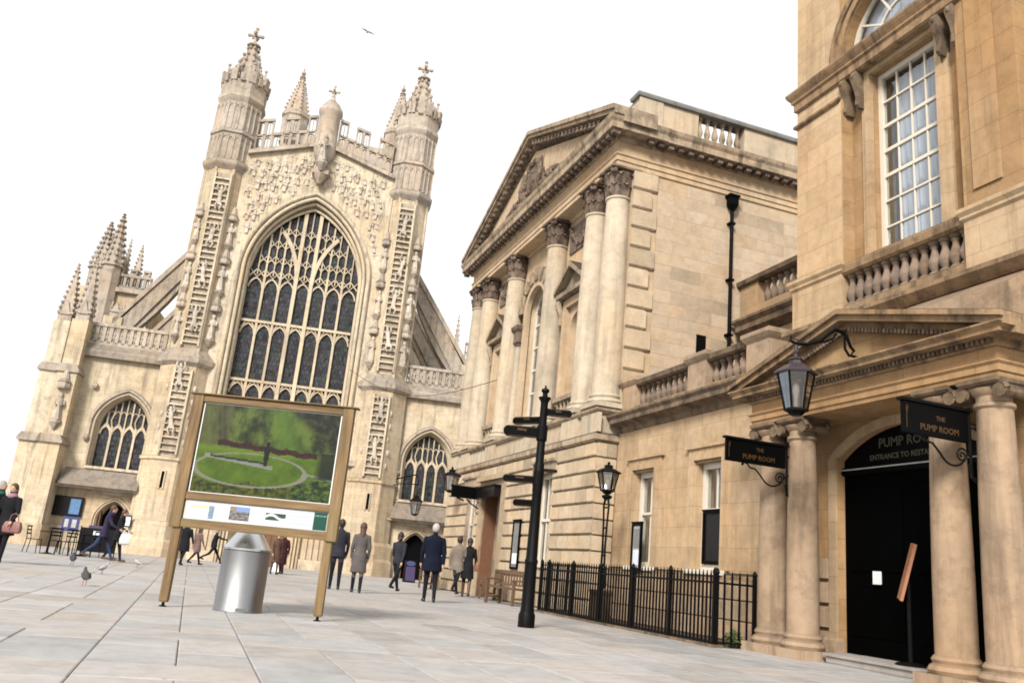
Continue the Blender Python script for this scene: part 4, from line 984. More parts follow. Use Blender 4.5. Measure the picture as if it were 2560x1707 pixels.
def balu(par, x, y, z0, z1, mat, sc=1.0):
    if mat not in BALM:
        me = BAL.mesh('baluster'); me.materials.append(M[mat]); BALM[mat] = me
    return obj('baluster', BALM[mat], None, par, (x, y, z0), None, (sc, sc, z1-z0))
for k in range(6): balu(hall, 11.9+.26*k, 19.27, 13.55, 14.3, 'hall_trim', .95)
# rainwater pipe with hopper
mb = MB(); mb.rl(12.76-.14, 12.76+.14, 18.66, 18.86, [(-.07, 11.32), (0, 11.5), (0, 11.7), (.035, 11.73), (.035, 11.79), (0, 11.79)]); mb.tube([(12.76, 18.78, 11.3), (12.76, 18.78, 5.0)], .052, 10)
for z in (10.9, 9.2, 7.6): mb.box(12.67, 12.85, 18.72, 18.9, z, z+.06)
H_('rainwater_pipe', mb, 'black_paint')
mb = MB(); mb.box(11.8, 12.1, 18.885, 18.9, 6.95, 7.5); vf = H_('vent_window', mb, 'dark_interior', body)

# ---------------------------------------------------------------- low wing between hall and pump room
wing = thing('connecting_wing', 'low honey stone wing with two sash windows and a balustraded roof', 'building', (9.65, 15.6, 0))
def G_(name, mb, mat, parent=None, smooth=False, **k): return obj(name, mb, mat, parent or wing, smooth=smooth, **k)
WX = 9.65; W1, W2 = (16.95, 17.88), (14.28, 15.2)
mb = MB()
def wq(y0, y1, z0, z1): mb.add([(WX, y0, z0), (WX, y1, z0), (WX, y1, z1), (WX, y0, z1)], [(0, 1, 2, 3)])
wq(12.2, W2[0], 1.1, 4.45); wq(W2[1], W1[0], 1.1, 4.45); wq(W1[1], 18.95, 1.1, 4.45)
for a, b in (W1, W2):
    wq(a, b, 3.4, 4.45); wq(a, b, 1.1, 1.25)
    mb.add([(WX, a, 1.25), (WX+.4, a, 1.25), (WX+.4, a, 3.4), (WX, a, 3.4), (WX, b, 1.25), (WX+.4, b, 1.25), (WX+.4, b, 3.4), (WX, b, 3.4)], [(0, 1, 2, 3), (7, 6, 5, 4), (3, 2, 6, 7), (0, 4, 5, 1)])
ww = G_('wing_wall', mb, 'pump_stone')
mb = MB(); mb.box(WX-.06, WX+.3, 12.2, 18.9, -.02, 1.1)
G_('wing_plinth', mb, 'pump_soot_shade', ww)
zz = .02
for r in range(3):
    y = 12.25+(.4 if r % 2 else 0)
    while y < 18.8:
        b = min(y+.85, 18.88); m_ = MB(); m_.rl(0, .06, 0, b-y-.012, [(-.012, 0), (0, .015), (0, .33), (-.012, .345)]); obj('plinth_block', m_, 'pump_column', ww, (WX-.11, y, zz)); y += .85
    zz += .36
mb = MB(); mb.rl(WX, 10, 12.2, 18.85, [(.0, 1.06), (.1, 1.09), (.1, 1.17), (.005, 1.22)]); G_('wing_string', mb, 'pump_trim', ww)
for a, b in (W1, W2):
    mb = MB()
    for (o, d) in ((.30, .05), (.18, .09)):
        i = o-.13
        mb.box(WX-d, WX+.002+d*.01, a-o, a-i, 1.25, 3.4+i); mb.box(WX-d, WX+.002+d*.01, b+i, b+o, 1.25, 3.4+i); mb.box(WX-d, WX+.002+d*.01, a-o, b+o, 3.4+i, 3.4+o)
    mb.box(WX-.1, WX+.003, a-.4, b+.4, 3.7, 3.76); G_('window_architrave', mb, 'pump_stone', ww)
    sf = MB(); X0 = WX+.13
    sf.box(X0, X0+.14, a, a+.1, 1.25, 3.4); sf.box(X0, X0+.14, b-.1, b, 1.25, 3.4); sf.box(X0, X0+.14, a+.1, b-.1, 3.28, 3.4); sf.box(X0, X0+.14, a+.1, b-.1, 1.25, 1.36)
    sf.box(X0+.02, X0+.12, a+.1, b-.1, 2.42, 2.48); m_ = (a+b)/2; sf.box(X0+.04, X0+.08, m_-.014, m_+.014, 1.36, 3.28)
    wf = G_('sash_frame', sf, 'white_paint', ww)
    for y0, y1 in ((a+.1, m_), (m_, b-.1)):
        for p, q in ((1.36, 2.42), (2.48, 3.28)): pb = MB(); pb.box(X0+.06, X0+.064, y0, y1, p, q); G_('pane', pb, 'clear_glass', wf)
    mb = MB(); mb.box(WX+.9, WX+.94, a-.3, b+.3, 1.1, 3.6); G_('window_dark', mb, 'dark_interior', ww)
    mb = MB()
    n = 14
    pts = [(a+.1+(b-a-.2)*k/n*.42, WX+.5+.03*(k % 2)) for k in range(n+1)]
    for (y0, x0_), (y1, x1_) in zip(pts[:-1], pts[1:]): mb.add([(x0_, y0, 1.4), (x1_, y1, 1.4), (x1_, y1, 3.35), (x0_, y0, 3.35)], [(0, 1, 2, 3)])
    G_('curtain', mb, 'curtain_grey', ww)
    mb = MB(); mb.box(WX-.14, WX+.13, a-.2, b+.2, 1.16, 1.252); G_('window_sill', mb, 'white_paint', ww)
# wing cornice and balustrade
mb = MB(); mb.rl(WX, 13, 12.2, 18.6, [(0, 4.44), (.05, 4.5), (.05, 4.58), (.12, 4.62), (.3, 4.66), (.3, 4.76), (.36, 4.83), (.36, 4.88), (.1, 4.95)]); G_('wing_cornice', mb, 'pump_soot_shade')
mb = MB(); mb.box(WX+.02, WX+.4, 12.3, 18.85, 4.92, 5.08); G_('balustrade_base', mb, 'pump_trim')
PIER = [(18.2, 18.85), (15.05, 15.75), (12.9, 13.6)]
for a, b in PIER:
    mb = MB(); mb.rl(WX+.02, WX+.44, a, b, [(.01, 4.95), (.01, 5.62), (.06, 5.68), (.1, 5.74), (.1, 5.82), (.02, 5.86)]); G_('balustrade_pier', mb, 'pump_column')
for a, b in ((15.75, 18.2), (13.6, 15.05)):
    mb = MB(); mb.rl(WX+.06, WX+.38, a+.1, b-.1, [(0, 5.58), (.05, 5.62), (.07, 5.72), (.0, 5.76)]); mb.box(WX+.06, WX+.38, a, a+.1, 5.58, 5.75); mb.box(WX+.06, WX+.38, b-.1, b, 5.58, 5.75); G_('balustrade_rail', mb, 'pump_soot_shade')
    n = round((b-a)/.245)
    for k in range(n): balu(wing, WX+.22, a+(b-a)*(k+.5)/n, 5.08, 5.58, 'baluster_stone', 1.0)
mb = MB(); mb.box(WX+.4, 13.2, 12.3, 18.88, 4.6, 4.9); G_('wing_roof', mb, 'lead_roof')
# set-back upper range behind the wing roof
mb = MB(); mb.box(13.2, 16, 12.4, 18.88, 4.8, 7.6); up_ = G_('upper_range', mb, 'pump_stone')
mb = MB(); mb.rl(13.2, 15.9, 12.5, 18.4, [(0, 7.55), (.08, 7.6), (.3, 7.7), (.3, 7.85), (.4, 7.95), (.4, 8.02), (0, 8.2)]); G_('upper_cornice', mb, 'pump_soot_shade', up_)
mb = MB(); mb.box(13.15, 13.5, 12.5, 18.85, 8.15, 8.4); mb.box(13.15, 13.5, 18.05, 18.85, 8.4, 9.05); mb.box(13.15, 13.5, 14.0, 15.0, 8.4, 9.05); G_('upper_balustrade_base', mb, 'pump_stone', up_)
mb = MB(); mb.rl(13.15, 13.5, 12.5, 18.85, [(.0, 9.05), (.1, 9.1), (.12, 9.22), (0, 9.26)]); G_('upper_rail', mb, 'pump_soot_shade', up_)
for k in range(11): balu(up_, 13.33, 15.15+.27*k, 8.4, 9.05, 'baluster_stone', 1.1)

# ---------------------------------------------------------------- pump room block with columned porch
pump = thing('entrance_block', 'tall honey stone block with arched sash window above a columned pedimented porch', 'building', (9.9, 9.8, 0))
def R_(name, mb, mat, parent=None, smooth=False, **k): return obj(name, mb, mat, parent or pump, smooth=smooth, **k)
PX, PY0, PY1 = 9.9, 7.6, 12.38
RC0, RC1, WC = 8.55, 11.15, 9.85            # recessed window bay
# upper block: two piers and the recessed bay
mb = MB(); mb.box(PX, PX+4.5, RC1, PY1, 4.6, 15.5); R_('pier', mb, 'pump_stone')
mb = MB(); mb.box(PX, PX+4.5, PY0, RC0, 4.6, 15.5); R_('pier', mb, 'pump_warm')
mb = MB(); wall_arch(mb, RC0, RC1, 6.5, 15.5, WC, 1.25, 6.5, 10.66, 1.25, PX+.001, PX+.3, 1.25, 'x', n=14)
mb.box(PX+.001, PX+.3, RC0, RC1, 4.6, 5.66)
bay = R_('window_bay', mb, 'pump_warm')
mb = MB()
a0, a1, zt0 = WC-.71, WC+.71, 10.14
def qd(y0, y1, z0, z1, X): mb.add([(X, y0, z0), (X, y1, z0), (X, y1, z1), (X, y0, z1)], [(0, 1, 2, 3)])
X = PX+.22
qd(WC-1.26, a0, 6.5, 10.66, X); qd(a1, WC+1.28, 6.5, 10.66, X); qd(a0, a1, zt0, 10.66, X)
mb.add([(X, a0, 6.5), (X+.3, a0, 6.5), (X+.3, a0, zt0), (X, a0, zt0), (X, a1, 6.5), (X+.3, a1, 6.5), (X+.3, a1, zt0), (X, a1, zt0)], [(0, 1, 2, 3), (7, 6, 5, 4), (3, 2, 6, 7)])
R_('bay_back', mb, 'pump_warm', bay)
mb = MB()
for o, d in ((.24, .06), (.14, .1)):
    i = o-.12; mb.box(X-d, X+.002, a0-o, a0-i, 6.55, zt0+i); mb.box(X-d, X+.002, a1+i, a1+o, 6.55, zt0+i); mb.box(X-d, X+.002, a0-o, a1+o, zt0+i, zt0+o)
R_('window_architrave', mb, 'pump_stone', bay)
# impost entablature across piers and bay
mb = MB(); mb.rl(PX-.02, PX+4.4, PY0, PY1, [(0, 10.24), (.04, 10.27), (.04, 10.42), (.08, 10.45), (.08, 10.49), (.13, 10.56), (.16, 10.62), (.16, 10.66), (0, 10.7)]); R_('impost_course', mb, 'pump_trim')
for k, o in enumerate((.0, .14)):
    mb = MB(); mb.ribbon(arc(WC, 1.3+o, 10.7, 1.3+o, 16), .13, PX-.06-.04*k, PX+.05, 'x'); R_('archivolt', mb, 'pump_trim')
# consoles
for y in (a0-.2, a1+.2, RC1-.09, RC0+.09):
    mb = MB(); mb.smooth = True; xx = X-.02 if abs(y-WC) < 1.15 else PX+.05
    xx = PX+.06
    mb.loft([[(xx-d, y-w_, z), (xx-d, y+w_, z), (xx+.2, y+w_, z), (xx+.2, y-w_, z)] for d, w_, z in ((.12, .06, 10.24), (.15, .065, 10.15), (.12, .06, 10.05), (.06, .055, 9.9), (.03, .048, 9.76), (.05, .045, 9.66), (.06, .04, 9.6), (.02, .03, 9.53))])
    mb.ball((xx-.12, y, 10.16), .06, 8, 0, 1, .9, 1); mb.ball((xx-.045, y, 9.6), .035, 8); R_('console', mb, 'pump_soot_shade', bay)
# sash window
sf = MB(); Xs = X+.1
sf.box(Xs, Xs+.1, a0, a0+.09, 6.55, zt0); sf.box(Xs, Xs+.1, a1-.09, a1, 6.55, zt0); sf.box(Xs, Xs+.1, a0+.09, a1-.09, zt0-.09, zt0); sf.box(Xs, Xs+.1, a0+.09, a1-.09, 6.55, 6.66)
ncol, nrow = 4, 7; wy = (a1-a0-.18)/ncol; hz = (zt0-.09-6.66)/nrow
for k in range(1, ncol): sf.box(Xs+.03, Xs+.07, a0+.09+wy*k-.013, a0+.09+wy*k+.013, 6.66, zt0-.09)
for k in range(1, nrow): q = .03 if k in (3, 4, 5) else .016; sf.box(Xs+.02, Xs+.08, a0+.09, a1-.09, 6.66+hz*k-q, 6.66+hz*k+q)
wf = R_('sash_frame', sf, 'white_paint', bay)
for i in range(ncol):
    for j in range(nrow): pb = MB(); pb.box(Xs+.05, Xs+.054, a0+.09+wy*i, a0+.09+wy*(i+1), 6.66+hz*j, 6.66+hz*(j+1)); R_('pane', pb, 'clear_glass', wf)
cb_ = MB(); n = 60
pts = [(a0-.1+(a1-a0+.0)*k/n, Xs+.3+.02*sin(k*1.1)+.012*sin(k*2.7)) for k in range(n)]
for (y0, x0_), (y1, x1_) in zip(pts[:-1], pts[1:]): cb_.add([(x0_, y0, 6.5), (x1_, y1, 6.5), (x1_, y1, zt0-.02), (x0_, y0, zt0-.02)], [(0, 1, 2, 3)])
R_('curtain', cb_, 'curtain', bay, True)
mb = MB(); mb.box(Xs+.75, Xs+.8, a0-.4, a1+.4, 6.3, 12.2); R_('window_dark', mb, 'dark_interior', bay)
# lunette above the impost
sf = MB(); sf.ribbon(arc(WC, 1.14, 10.8, 1.14, 12), .09, PX+.2, PX+.27, 'x'); sf.ribbon(arc(WC, .55, 10.8, .55, 8), .04, PX+.21, PX+.26, 'x')
for k in range(1, 6): t = pi*k/6; sf.ribbon([(WC+.5*cos(t), 10.8+.5*sin(t)), (WC+1.12*cos(t), 10.8+1.12*sin(t))], .035, PX+.215, PX+.255, 'x')
sf.box(PX+.2, PX+.27, WC-1.1, WC+1.1, 10.72, 10.88)
lf = R_('lunette_frame', sf, 'white_paint', bay)
for k in range(6):
    t0, t1 = pi*k/6, pi*(k+1)/6; pb = MB(); pb.prism([(WC, 10.82)]+[(WC+1.14*cos(t0+(t1-t0)*j/4), 10.82+1.14*sin(t0+(t1-t0)*j/4)) for j in range(5)], PX+.235, PX+.24, 'x'); R_('pane', pb, 'clear_glass', lf)
pb = MB(); pb.box(PX+.36, PX+.38, WC-1.2, WC+1.2, 10.7, 12.1); R_('blind', pb, 'curtain', bay)
# pedestal zone with balustrade in front of the window
mb = MB(); R_('pedestal', mb, 'pump_stone'); mb = MB(); mb.rl(PX-.04, PX+4.4, PY0-.04, RC0, [(.02, 5.7), (.02, 6.42), (.06, 6.46), (.06, 6.5), (.1, 6.56), (.1, 6.62), (0, 6.66)]); R_('pedestal', mb, 'pump_stone'); mb = MB(); mb.rl(PX-.04, PX+.8, RC1, PY1+.04, [(.02, 5.7), (.02, 6.42), (.06, 6.46), (.06, 6.5), (.1, 6.56), (.1, 6.62), (0, 6.66)]); R_('pedestal', mb, 'pump_stone')
mb = MB(); mb.rl(PX-.02, PX+.24, RC0+.03, RC1-.03, [(0, 6.38), (.04, 6.42), (.06, 6.52), (.06, 6.56), (0, 6.6)]); R_('balustrade_rail', mb, 'pump_trim')
mb = MB(); mb.rl(PX-.04, PX+.28, RC0+.03, RC1-.03, [(0, 5.66), (0, 5.8), (-.03, 5.84)]); R_('balustrade_base', mb, 'pump_trim')
mb = MB(); mb.box(PX+.3, PX+.36, RC0, RC1, 5.6, 6.5); R_('balustrade_shadow_wall', mb, 'pump_soot_shade')
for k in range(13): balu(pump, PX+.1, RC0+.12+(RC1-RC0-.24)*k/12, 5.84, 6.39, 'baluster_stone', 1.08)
mb = MB(); mb.rl(PX-.06, PX+4.4, PY0-.06, PY1+.06, [(0, 5.42), (.05, 5.46), (.14, 5.56), (.14, 5.63), (.0, 5.7)]); R_('pedestal_cornice', mb, 'pump_trim')
# mouldings of the far pier
mb = MB(); mb.rl(PX-.012, PX+.5, RC1+.05, PY1+.012, [(0, 9.86), (.05, 9.9), (.05, 9.95), (0, 9.98)]); R_('pier_fillet', mb, 'pump_trim')
mb = MB(); mb.box(PX-.03, PX+.001, RC0-.62, RC0-.15, 6.9, 14.5); R_('pilaster_strip', mb, 'pump_warm')
# ground storey wall with segmental arched doorway
DC, DH = 9.64, 1.36
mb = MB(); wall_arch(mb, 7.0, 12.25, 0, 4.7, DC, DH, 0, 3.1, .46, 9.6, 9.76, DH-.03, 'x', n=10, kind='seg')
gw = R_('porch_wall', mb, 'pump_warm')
mb = MB(); mb.box(9.61, 14, 7.0, 7.3, 0, 4.7); mb.box(9.61, 9.95, 12.0, 12.24, 0, 4.7); R_('porch_side_wall', mb, 'pump_stone', gw)
for r in range(4):
    for a, b in ((11.2, 12.1), (7.05, 8.1)):
        m_ = MB(); m_.rl(0, .05, 0, b-a, [(-.012, 0), (0, .012), (0, .31), (-.012, .32)]); obj('rusticated_block', m_, 'pump_column', gw, (9.545, a, .1+r*.37))
mb = MB(); mb.ribbon([(DC-DH-.09, 0)]+arc(DC, DH+.09, 3.1, .5, 10, 'seg')+[(DC+DH+.09, 0)], .16, 9.55, 9.602, 'x'); R_('door_architrave', mb, 'pump_stone', gw)
for q in (-1, 1): mb = MB(); mb.rl(9.5, 9.65, DC+q*(DH+.09)-.1, DC+q*(DH+.09)+.1, [(.02, 0), (.02, .3), (0, .34)]); R_('architrave_foot', mb, 'pump_column', gw)
# doors, transom and fanlight lettering
mb = MB(); mb.box(9.72, 9.77, DC-DH, DC, .14, 2.84)
for y0, y1 in ((DC-DH+.15, DC-.12),):
    for z0, z1 in ((.4, 1.2), (1.35, 2.65)): mb.rl(9.715, 9.72, y0, y1, [(0, z0), (-.02, z0+.02), (-.02, z1-.02), (0, z1)])
dl = R_('door_leaf', mb, 'door_black', gw)
mb = MB(); mb.box(9.72, 9.77, DC+.005, DC+DH, .14, 2.84)
for z0, z1 in ((.4, 1.2), (1.35, 2.65)): mb.rl(9.715, 9.72, DC+.12, DC+DH-.15, [(0, z0), (-.02, z0+.02), (-.02, z1-.02), (0, z1)])
d2 = R_('door_leaf', mb, 'door_black', gw)
mb = MB(); mb.box(9.67, 9.78, DC-DH, DC+DH, 2.84, 2.96); mb.box(9.65, 9.67, DC-DH, DC+DH, 2.87, 2.89); R_('door_transom', mb, 'black_paint', gw)
mb = MB(); mb.box(9.66, 9.667, DC-DH, DC+DH, 2.915, 2.935); R_('transom_line', mb, 'paper_grey', gw)
mb = MB(); mb.box(9.72, 9.76, DC-DH, DC+DH, 2.96, 3.6); fl = R_('fanlight_panel', mb, 'black_paint', gw)
mb = MB(); mb.box(9.7, 9.712, 10.22, 10.39, 1.11, 1.38); R_('paper_notice', mb, 'white_paper', d2)
def text(body, size, mat, name, parent, loc, rot, ex=.004):
    cu = bpy.data.curves.new('lettering', 'FONT'); cu.body = body; cu.size = size; cu.align_x = 'CENTER'; cu.align_y = 'CENTER'; cu.extrude = ex; cu.resolution_u = 2; cu.offset = .003
    to = bpy.data.objects.new('tmp_text', cu); COL.objects.link(to); bpy.context.view_layer.update()
    me = bpy.data.meshes.new_from_object(to.evaluated_get(bpy.context.evaluated_depsgraph_get())); bpy.data.objects.remove(to)
    me.materials.clear(); me.materials.append(M[mat]); return obj(name, me, None, parent, loc, rot)
ROTF = (pi/2, 0, -pi/2)                      # lettering on a wall facing -X
text('PUMP ROOM', .2, 'pale_letter', 'lettering', fl, (9.713, DC, 3.29), ROTF)
text('ENTRANCE TO RESTAURANT', .115, 'pale_letter', 'lettering', fl, (9.713, DC, 3.08), ROTF)
# columns of the porch
for y in (11.77, 11.05, 8.23, 7.5):
    mb = MB(); mb.smooth = True
    mb.lathe([(.31, .14), (.335, .19), (.31, .24), (.27, .27), (.29, .31), (.265, .35), (.245, .37), (.243, 1.3), (.232, 2.2), (.205, 3.3), (.235, 3.33), (.235, 3.37), (.205, 3.39), (.205, 3.46), (.25, 3.5), (.27, 3.55)], 8.95, y, 28)
    cl = R_('column', mb, 'pump_column')
    mb = MB(); mb.box(8.95-.35, 8.95+.35, y-.35, y+.35, 0, .14); R_('column_plinth', mb, 'pump_column', cl)
    mb = MB(); mb.rl(8.95-.26, 8.95+.26, y-.26, y+.26, [(0, 3.58), (.03, 3.61), (.03, 3.659)])
    for q in (-1, 1):                    # Ionic volutes
        for xx in (-.21, .21):
            pts = [(8.95+xx, y+q*(.27+.1*(1-k/14)*cos(k*.75)), 3.5+.1*(1-k/14)*sin(k*.75)) for k in range(13)]
            mb.tube(pts, [.04*(1-.04*k) for k in range(13)], 5)
        mb.tube([(8.95-.24, y+q*.28, 3.5), (8.95, y+q*.26, 3.5), (8.95+.24, y+q*.28, 3.5)], [.095, .055, .095], 10)
    mb.box(8.95-.22, 8.95+.22, y-.28, y+.28, 3.53, 3.58); R_('ionic_capital', mb, 'pump_soot_shade', cl)
# entablature and pediment
EY0, EY1, EX0 = 7.22, 12.08, 8.71
mb = MB(); mb.rl(EX0, 9.62, EY0, EY1, [(0, 3.66), (0, 3.73), (.025, 3.73), (.025, 3.81), (.055, 3.84), (.055, 3.86), (0, 3.875), (0, 4.03)]); R_('entablature', mb, 'pump_warm')
mb = MB(); mb.rl(EX0, 9.65, EY0, EY1, [(.04, 4.03), (.06, 4.06), (.06, 4.12), (.24, 4.135), (.24, 4.18), (.3, 4.23), (.3, 4.25), (.05, 4.26)]); co = R_('cornice', mb, 'pump_trim')
DM = MB(); DM.box(-.03, .03, -.022, .022, 0, .06); DM = DM.mesh('dentil'); DM.materials.append(M['pump_soot_shade'])
y = EY0+.02
while y < EY1: obj('dentil', DM, None, co, (EX0-.09, y, 4.06)); y += .075
pz0, pz1, pyl, pyr = 4.24, 4.96, EY0-.32, EY1+.32; pc = (EY0+EY1)/2
mb = MB(); mb.prism([(EY0, 4.26), (EY1, 4.26), (pc, 4.84)], EX0+.02, 9.5, 'x'); R_('tympanum', mb, 'pump_warm')
mb = MB()
for e in (pyl, pyr):
    for x0_, lo_, hi in ((EX0-.3, .0, .07), (EX0-.24, -.09, .001), (EX0-.06, -.17, -.089)):
        mb.prism([(e, pz0+lo_+.05), (e, pz0+hi+.05), (pc, pz1+hi+.05), (pc, pz1+lo_+.05)], x0_, 9.89, 'x')
rkc = R_('raking_cornice', mb, 'pump_trim')
for e in (pyl, pyr):
    for k in range(6, 40):
        f = k/40; obj('dentil', DM, None, rkc, (EX0-.09, e+(pc-e)*f, pz0+(pz1-pz0)*f-.19))
mb = MB(); mb.add([(EX0-.3, pyl, pz0+.125), (EX0-.3, pc, pz1+.125), (EX0-.3, pyr, pz0+.125), (9.9, pyl, pz0+.13), (9.9, pc, pz1+.13), (9.9, pyr, pz0+.13)], [(0, 1, 4, 3), (1, 2, 5, 4)]); R_('porch_roof', mb, 'lead_roof')
mb = MB(); mb.prism([(PX-.02, 5.42), (PX-.45, 5.14), (PX-.45, 4.6), (PX, 4.4)], PY0, PY1, 'y'); R_('apron_slope', mb, 'pump_column')
# doorstep
mb = MB(); mb.rl(9.0, 9.9, 8.75, 10.6, [(-.01, 0), (0, .02), (0, .1), (.03, .105), (.03, .135), (.01, .14)]); R_('doorstep', mb, 'flag_stone')
mb = MB(); mb.box(9.3, 9.9, 10.6, 10.95, 0, .135); mb.box(9.3, 9.9, 8.35, 8.75, 0, .135); R_('threshold', mb, 'flag_stone')

# ---------------------------------------------------------------- timber poster stand
SA = radians(-19.4)
sg = thing('poster_stand', 'timber framed poster stand showing a garden photograph, standing on thin legs', 'poster stand', (-.19, 12.39, 0), SA, local=True)
for s in (0.0, 2.04):
    q = -1 if s == 0 else 1
    mb = MB(); mb.rl(s-.055, s+.055, -.045, .045, [(-.008, .06), (0, .08), (0, 1.06)]); lg = obj('leg', mb, 'timber_z', sg)
    mb = MB(); mb.lathe([(.05, 0), (.05, .012), (.02, .02), (.018, .07)], s, 0, 12); obj('foot', mb, 'black_iron', lg)
    a, b = (-.105, .04) if s == 0 else (2.0, 2.145)
    mb = MB(); mb.rl(a, b, -.075, .075, [(-.006, 1.02), (0, 1.03), (0, 2.83), (-.006, 2.84)]); obj('upright', mb, 'timber_z', sg)
for z0, z1 in ((2.74, 2.835), (1.40, 1.50), (1.03, 1.14)):
    mb = MB(); mb.rl(.043, 1.997, -.06, .06, [(-.004, z0), (0, z0+.006), (0, z1-.006), (-.004, z1)]); obj('rail', mb, 'timber_x', sg)
mb = MB(); mb.prism([(-.1, 2.842), (-.1, 2.856), (.1, 2.856), (.1, 2.842)], -.16, 2.2, 'x'); obj('capping_board', mb, 'timber_x', sg)
mb = MB(); mb.box(.05, 1.99, .0, .03, 1.14, 2.74); obj('backing_board', mb, 'timber_x', sg)
def print_grid(name, x0, x1, z0, z1, y, nx, nz, fn, parent):
    me = bpy.data.meshes.new(name); vs = [(x0+(x1-x0)*i/nx, y, z0+(z1-z0)*j/nz) for j in range(nz+1) for i in range(nx+1)]
    fs = [(j*(nx+1)+i, j*(nx+1)+i+1, (j+1)*(nx+1)+i+1, (j+1)*(nx+1)+i) for j in range(nz) for i in range(nx)]
    me.from_pydata(vs, [], fs); ca = me.color_attributes.new('print', 'FLOAT_COLOR', 'POINT')
    buf = []
    for j in range(nz+1):
        for i in range(nx+1): buf += list(fn(i/nx, j/nz))+[1.0]
    ca.data.foreach_set('color', buf); me.materials.append(M['print_gloss']); return obj(name, me, None, parent)
from mathutils import noise as mn
def lerp3(a, b, t): t = max(0, min(1, t)); return tuple(x+(y-x)*t for x, y in zip(a, b))
def nz_(x, y, s, o=0): return mn.fractal(Vector((x*s, y*s, o)), .6, 2.0, 5)
def garden(s, t):
    n1, n2 = nz_(s*1.45, t, 5), nz_(s*1.45, t, 18, 3)
    c = lerp3((.12, .22, .015), (.24, .36, .03), .5+n1*.5+n2*.2)                       # lawn
    c = lerp3(c, (.33, .45, .06), max(0, 1-abs(t-.52)/.1)*.6)
    if t < .13+.05*nz_(s, 0, 9): c = lerp3((.03, .08, .015), (.24, .24, .02), .45+n2*1.2)     # planting in front
    if t < .2+.12*max(0, s-.8)/.2 and s > .72: c = lerp3((.02, .06, .01), (.2, .3, .06), .4+nz_(s, t, 22, 8)*1.4)
    e = sqrt(((s-.40)/.40)**2+((t-.285)/.185)**2); 
    if abs(e-1) < .035+.02*(t < .3): c = (.42, .42, .33)                               # ring path
    if s > .78 and abs(t-(.30-.22*(s-.78))) < .012: c = (.4, .42, .32)
    if .06 < s < .56 and abs(t-(.40-.09*s/.5+.03)) < .022: c = (.42, .44, .4)          # pale cross path
    if .1 < s < .5 and abs(t-(.425-.1*s)) < .012: c = (.05, .07, .03)
    if t > .5:
        k = nz_(s*1.4, t*.6, 7, 5); c2 = lerp3((.03, .055, .01), (.24, .31, .07), .5+k*.9)    # trees behind
        c2 = lerp3(c2, (.22, .38, .05), max(0, 1-abs(s-.62+.25*(t-.75))/.17)*.75)
        if s < .22: c2 = lerp3(c2, (.2, .19, .1), .55+.4*sin(s*160+t*20)*.5)
        c = lerp3(c, c2, (t-.5-.02*n1)/.06)
        dd = (s-.62)-(.98-t)*.75
        if dd > 0 and t > .4: c = lerp3(c, lerp3((.008, .012, .004), (.1, .13, .04), .3+nz_(s*1.5, t, 14, 9)*1.2), min(1, dd/.1))
    hb_ = .565-.10*(s-.2)+.008*sin(s*40)
    if .14 < s < .87 and abs(t-hb_) < .032+.012*n2: c = lerp3((.03, .006, .004), (.12, .02, .012), .5+n2)
    if s > .86 and t < .55 and t > .25: c = lerp3(c, (.006, .008, .004), min(1, (s-.86)/.05)*.85)
    if abs(s-.505) < .013+.012*max(0, (t-.36)/.2)*(t < .56) and .33 < t < .62: c = (.01, .01, .009)     # dark pedestal
    if .33 < t < .345 and .46 < s < .56: c = (.4, .38, .33)
    return tuple(max(.001, v)**1.3*.42 for v in c)
pm = MB(); pm.box(.055, 1.985, -.03, -.001, 1.505, 2.735); obj('poster_board', pm, 'white_paper', sg)
print_grid('garden_poster', .07, 1.97, 1.515, 2.725, -.033, 190, 120, garden, sg)
def info(s, t):
    c = (.74, .75, .80)
    if s < .02: return (.75, .66, .55)
    if s > .905: return (.008, .075, .05) if not (abs(t-.8) < .04 and int(s*300) % 3) else (.2, .35, .3)
    if s > .73:
        c = (.62, .70, .74); return lerp3(c, (.5, .56, .6), 1 if (int(t*14) % 3 == 0 and s < .89 and .1 < t < .9) else 0)
    if .04 < s < .17 and abs(t-.72) < .07: return (.62, .68, .35)
    if .17 < s < .205 and .05 < t < .8: return lerp3((.16, .24, .35), (.5, .55, .6), nz_(s, t, 30))
    if .22 < s < .305 and .1 < t < .9: return lerp3(c, (.55, .57, .62), (int(t*22) % 2)*.8)
    if .315 < s < .455 and .1 < t < .88:
        if t > .6: return (.22, .32, .6) if .36 < s else (.3, .22, .2)
        return lerp3((.07, .07, .08), (.3, .27, .25), .5+nz_(s*3, t, 9))
    if .47 < s < .56 and .15 < t < .85: return lerp3(c, (.72, .6, .55), (int(t*20) % 2)*.6)
    if .57 < s < .71 and .3 < t < .72:
        return (.75, .78, .78) if abs(t-.5-.12*sin((s-.57)*40)) < .07 else (.04, .07, .06)
    return c
im = MB(); im.box(.05, 1.99, -.03, -.001, 1.145, 1.395); obj('panel_board', im, 'white_paper', sg)
print_grid('information_strip', .056, 1.984, 1.152, 1.388, -.033, 240, 40, lambda s, t: tuple(v*.78 for v in info(s, t)), sg)

